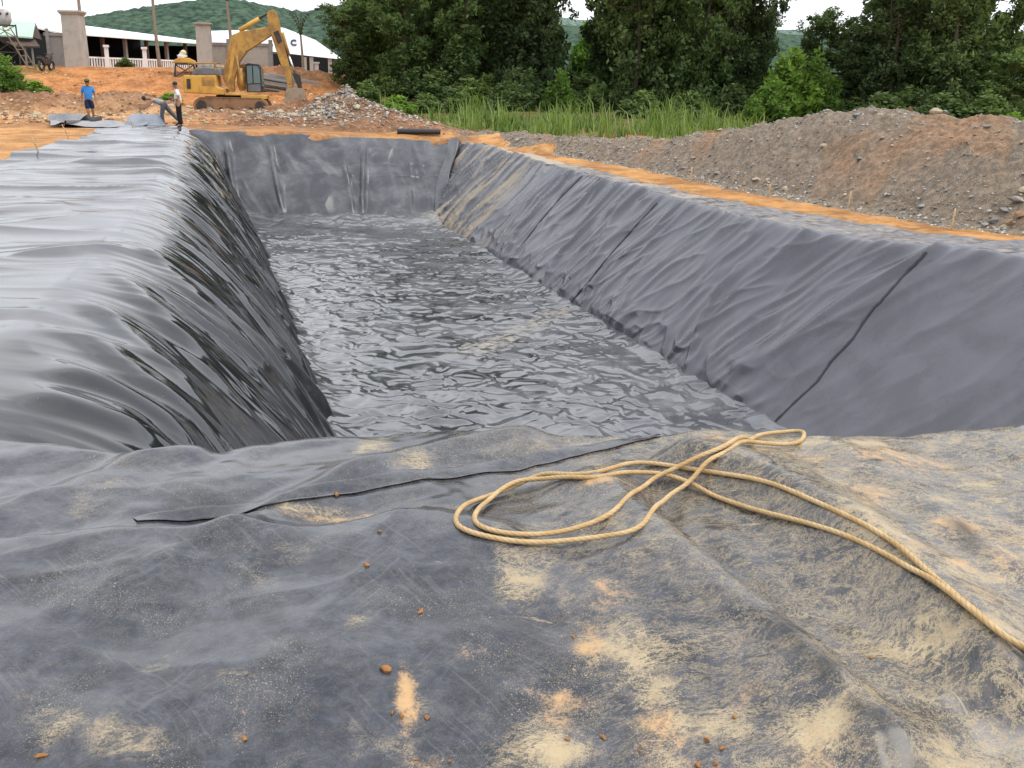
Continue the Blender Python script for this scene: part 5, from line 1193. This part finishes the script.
for (px, py, d, w, h, k, lm, lb) in [(366, 98, 64, 1.3, 1.3, 0, M_, 'green bush left of the dark trees, beside the rubble heap'), (398, 104, 62, 1.4, 1.0, 1, B_, 'low bright bush behind the right end of the rubble heap'), (425, 103, 64, 1.4, 1.1, 2, M_, 'rounded dull green bush beneath the left trees'), (462, 104, 64, 1.3, 1.1, 0, M_, 'second rounded dull bush under the trees, nearer the picture centre'),
    (560, 100, 66, 1.3, 2.6, 1, B_, 'light green bush in the gap of the dark row at the picture centre'), (590, 102, 68, 1.4, 1.6, 2, M_, 'bush right of the light green bush in the centre gap'), (585, 70, 100, 2.6, 5.5, 0, B_, 'far pale green bush seen through the centre gap'),
    (770, 110, 66, 1.6, 2.6, 2, B_, 'bright bush nearest the heap shoulder, left of the dark trees'), (790, 105, 70, 2.4, 4.2, 1, B_, 'large bright green bush between the two groups of dark trees'), (815, 105, 71, 2.0, 3.8, 0, B_, 'bright bush joined to the right side of the large one'), (752, 112, 64, 1.0, 1.5, 0, B_, 'low bright bush at the right end of the tall grass'),
    (1015, 110, 58, 1.0, 1.2, 1, B_, 'weedy bush at the right edge behind the gravel heap'), (640, 104, 66, 1.8, 1.6, 2, D, 'dark undergrowth bush behind the middle of the tall grass'), (690, 104, 66, 1.8, 1.7, 1, M_, 'brownish undergrowth bush below the pale dead twigs'), (510, 104, 67, 1.9, 1.5, 0, D, 'dark undergrowth bush left of the centre gap'),
    (880, 104, 66, 2.2, 2.0, 1, D, 'dark undergrowth behind the crest of the gravel heap'), (940, 104, 66, 2.2, 2.0, 2, D, 'dark undergrowth behind the pale tan stone'), (985, 106, 66, 2.2, 2.0, 0, M_, 'undergrowth behind the right part of the gravel heap'),
    (4, 88, 60, 1.2, 1.7, 0, B_, 'weed bush at the left edge, nearest the camera'), (16, 78, 66, 1.3, 1.4, 1, B_, 'weed bush below the water tank tower'), (34, 74, 70, 1.2, .8, 2, B_, 'low weeds in front of the parked motorbike'), (-4, 72, 66, 1.3, 1.9, 2, M_, 'tall weeds at the left edge under the hut'), (125, 68, 84, .8, .7, 1, M_, 'small round shrub in front of the white fence'), (168, 84, 66, 1.0, .6, 0, B_, 'low weeds beside the steps of the yellow machine')]:
    bush(px, py, d, w, h, k, lm, lb)
# tall grass: one mass nobody could count
n = 15000; px_ = rng.uniform(372, 770, n); dd = rng.uniform(45, 62, n); pos_ = []; 
for a, d in zip(px_, dd):
    p = atd(a, 100, d); pos_.append((p.x, p.y))
pos_ = np.array(pos_); keep = (noise(pos_[:, 0]*.35, pos_[:, 1]*.35, 120) > -.12+.5*sst(470, 400, px_)+.5*sst(735, 772, px_)) & (dd > 45+5*sst(520, 400, px_)+1.2*noise(pos_[:, 0]*.6, pos_[:, 1]*0, 121)); pos_ = pos_[keep]; n = len(pos_)
h_ = (.25+1.1*rng.random(n)**3)*(.45+1.5*np.clip(noise(pos_[:, 0]*.55, pos_[:, 1]*.55, 122)+.25, 0, 1)); zg_ = ground_z(pos_[:, 0], pos_[:, 1]); an = rng.uniform(0, 6.28, n); wv = .022+.018*rng.random(n)
b0 = np.stack([pos_[:, 0], pos_[:, 1], zg_-.05], 1); dr = np.stack([np.cos(an), np.sin(an), 0*an], 1); pr = np.stack([-np.sin(an), np.cos(an), 0*an], 1); le = rng.uniform(.1, .85, n)
mid = b0+np.array([0, 0, 1])*(h_*.6)[:, None]+dr*(h_*le*.3)[:, None]; tip = b0+np.array([0, 0, 1])*(h_*(1-.25*le))[:, None]+dr*(h_*le)[:, None]; w_ = pr*wv[:, None]
V_ = np.stack([b0-w_, b0+w_, mid+w_*.8, mid-w_*.8, tip-w_*.1, tip+w_*.1], 1).reshape(-1, 3); i = np.arange(n)[:, None]*6; F_ = np.concatenate([i+np.array([0, 1, 2, 3]), i+np.array([3, 2, 5, 4])])
me = np_mesh('tall_grass', V_, F_); attr(me, 'tint', np.repeat(np.clip(rng.random(n)*.7+.5*noise(pos_[:, 0]*.8, pos_[:, 1]*.8, 123)+.25, 0, 1), 6)); g_ = link('tall_grass', me, mGrass); tag(g_, kind='stuff')
# palms with tied crowns
def palm(px, py, d, top, lb, frond=True, w=.12):
    o, rz, sx, sz = place(px, py, d); o.z = float(ground_z(o.x, o.y)); h = atd(px, top, d).z-o.z
    r = empty('palm_tree', o, rz, lb, 'palm', 'newly planted palms'); m_ = MB(); zs = np.linspace(-.3, h, 14)
    m_.tube([(-.02*z+.05*math.sin(z*.6+px), 0, z) for z in zs], [w*(1.25-.55*max(z, 0)/h) for z in zs], 9).build('trunk', mBarkP, r, True)
    if frond:
        for k in range(9):
            a = k*.7+px; f = MB(); L = 1.9; c0 = Vector((-.02*h, 0, h-.2)); ptsL = []
            for j in range(7):
                q = j/6; ptsL.append(c0+Vector((math.cos(a)*(.08+.55*q*q)*L*.6, math.sin(a)*(.08+.5*q*q)*L*.6, L*q*(1-.18*q))))
            f.tube(ptsL, [.03, .028, .025, .02, .016, .012, .006], 5)
            for j in range(1, 7):
                for s_ in (-1, 1): f.bar(ptsL[j], ptsL[j]+Vector((.20*s_*math.sin(a)-.04, -.2*s_*math.cos(a), -.22)), .05, .015)
            f.build('frond', mLeafM if k % 3 else mBark, r)
for o_ in (): pass
palm(86, 64, 81, -45, 'bare palm trunk standing beside the tall concrete gate pillar'); palm(160, 70, 88, -45, 'bare palm trunk in front of the white balustrade fence')
palm(233, 76, 84, -2, 'palm trunk rising behind the excavator boom'); palm(303, 74, 82, 32, 'slim palm with a tied tuft of fronds behind the excavator stick', w=.09)
# ------------------------------------------------------------------ far hills
def hill(name, prof, d, depth, c1, c2, seed):
    pxs = np.linspace(prof[0][0], prof[-1][0], 260); ty = np.interp(pxs, [p[0] for p in prof], [p[1] for p in prof]); rows = []
    for a, b in zip(pxs, ty):
        base = atd(a, 80, d); tp = atd(a, b, d+depth*.5); dirv = Vector((base.x, base.y, 0)).normalized(); H = tp.z
        rows.append([(base.x+dirv.x*depth*q, base.y+dirv.y*depth*q, max(0, H)*math.sin(min(q, 1)*math.pi)**.8*(1 if q <= .5 else 1)) for q in np.linspace(0, 1, 90)])
    P = np.array(rows); x, y = P[..., 0], P[..., 1]
    P[..., 2] += np.maximum(0, P[..., 2]/25).clip(0, 1)*(1.3*np.abs(noise(x/7, y/7, seed))+1.2*np.abs(noise(x/3.5, y/3.5, seed+1))+1.5*noise(x/60, y/60, seed+2))-.5
    me = np_mesh(name, P.reshape(-1, 3), grid_faces(*P.shape[:2])); t = NT(name); p = t.pos(); v = t.n('TexVoronoi', {'Vector': p, 'Scale': .26}); a = t.noise(p, .05, 6, .6); b = t.noise(p, .35, 5, .7)
    c = t.mix(t.ramp(a, .35, .65), c1, c2); c = t.mix(t.ramp(v.outputs['Distance'], .25, .75, 0, .85), c, tuple(x*.40 for x in c1)); c = t.mix(t.ramp(b, .4, .65, 0, .45), c, tuple(x*1.35 for x in c2))  # both greens already carry distance haze, painted into the hill colour
    o = link(name, me, t.out(c, .95, .05, 0, b, .8, 1.5), None, True); tag(o, kind='structure'); return o
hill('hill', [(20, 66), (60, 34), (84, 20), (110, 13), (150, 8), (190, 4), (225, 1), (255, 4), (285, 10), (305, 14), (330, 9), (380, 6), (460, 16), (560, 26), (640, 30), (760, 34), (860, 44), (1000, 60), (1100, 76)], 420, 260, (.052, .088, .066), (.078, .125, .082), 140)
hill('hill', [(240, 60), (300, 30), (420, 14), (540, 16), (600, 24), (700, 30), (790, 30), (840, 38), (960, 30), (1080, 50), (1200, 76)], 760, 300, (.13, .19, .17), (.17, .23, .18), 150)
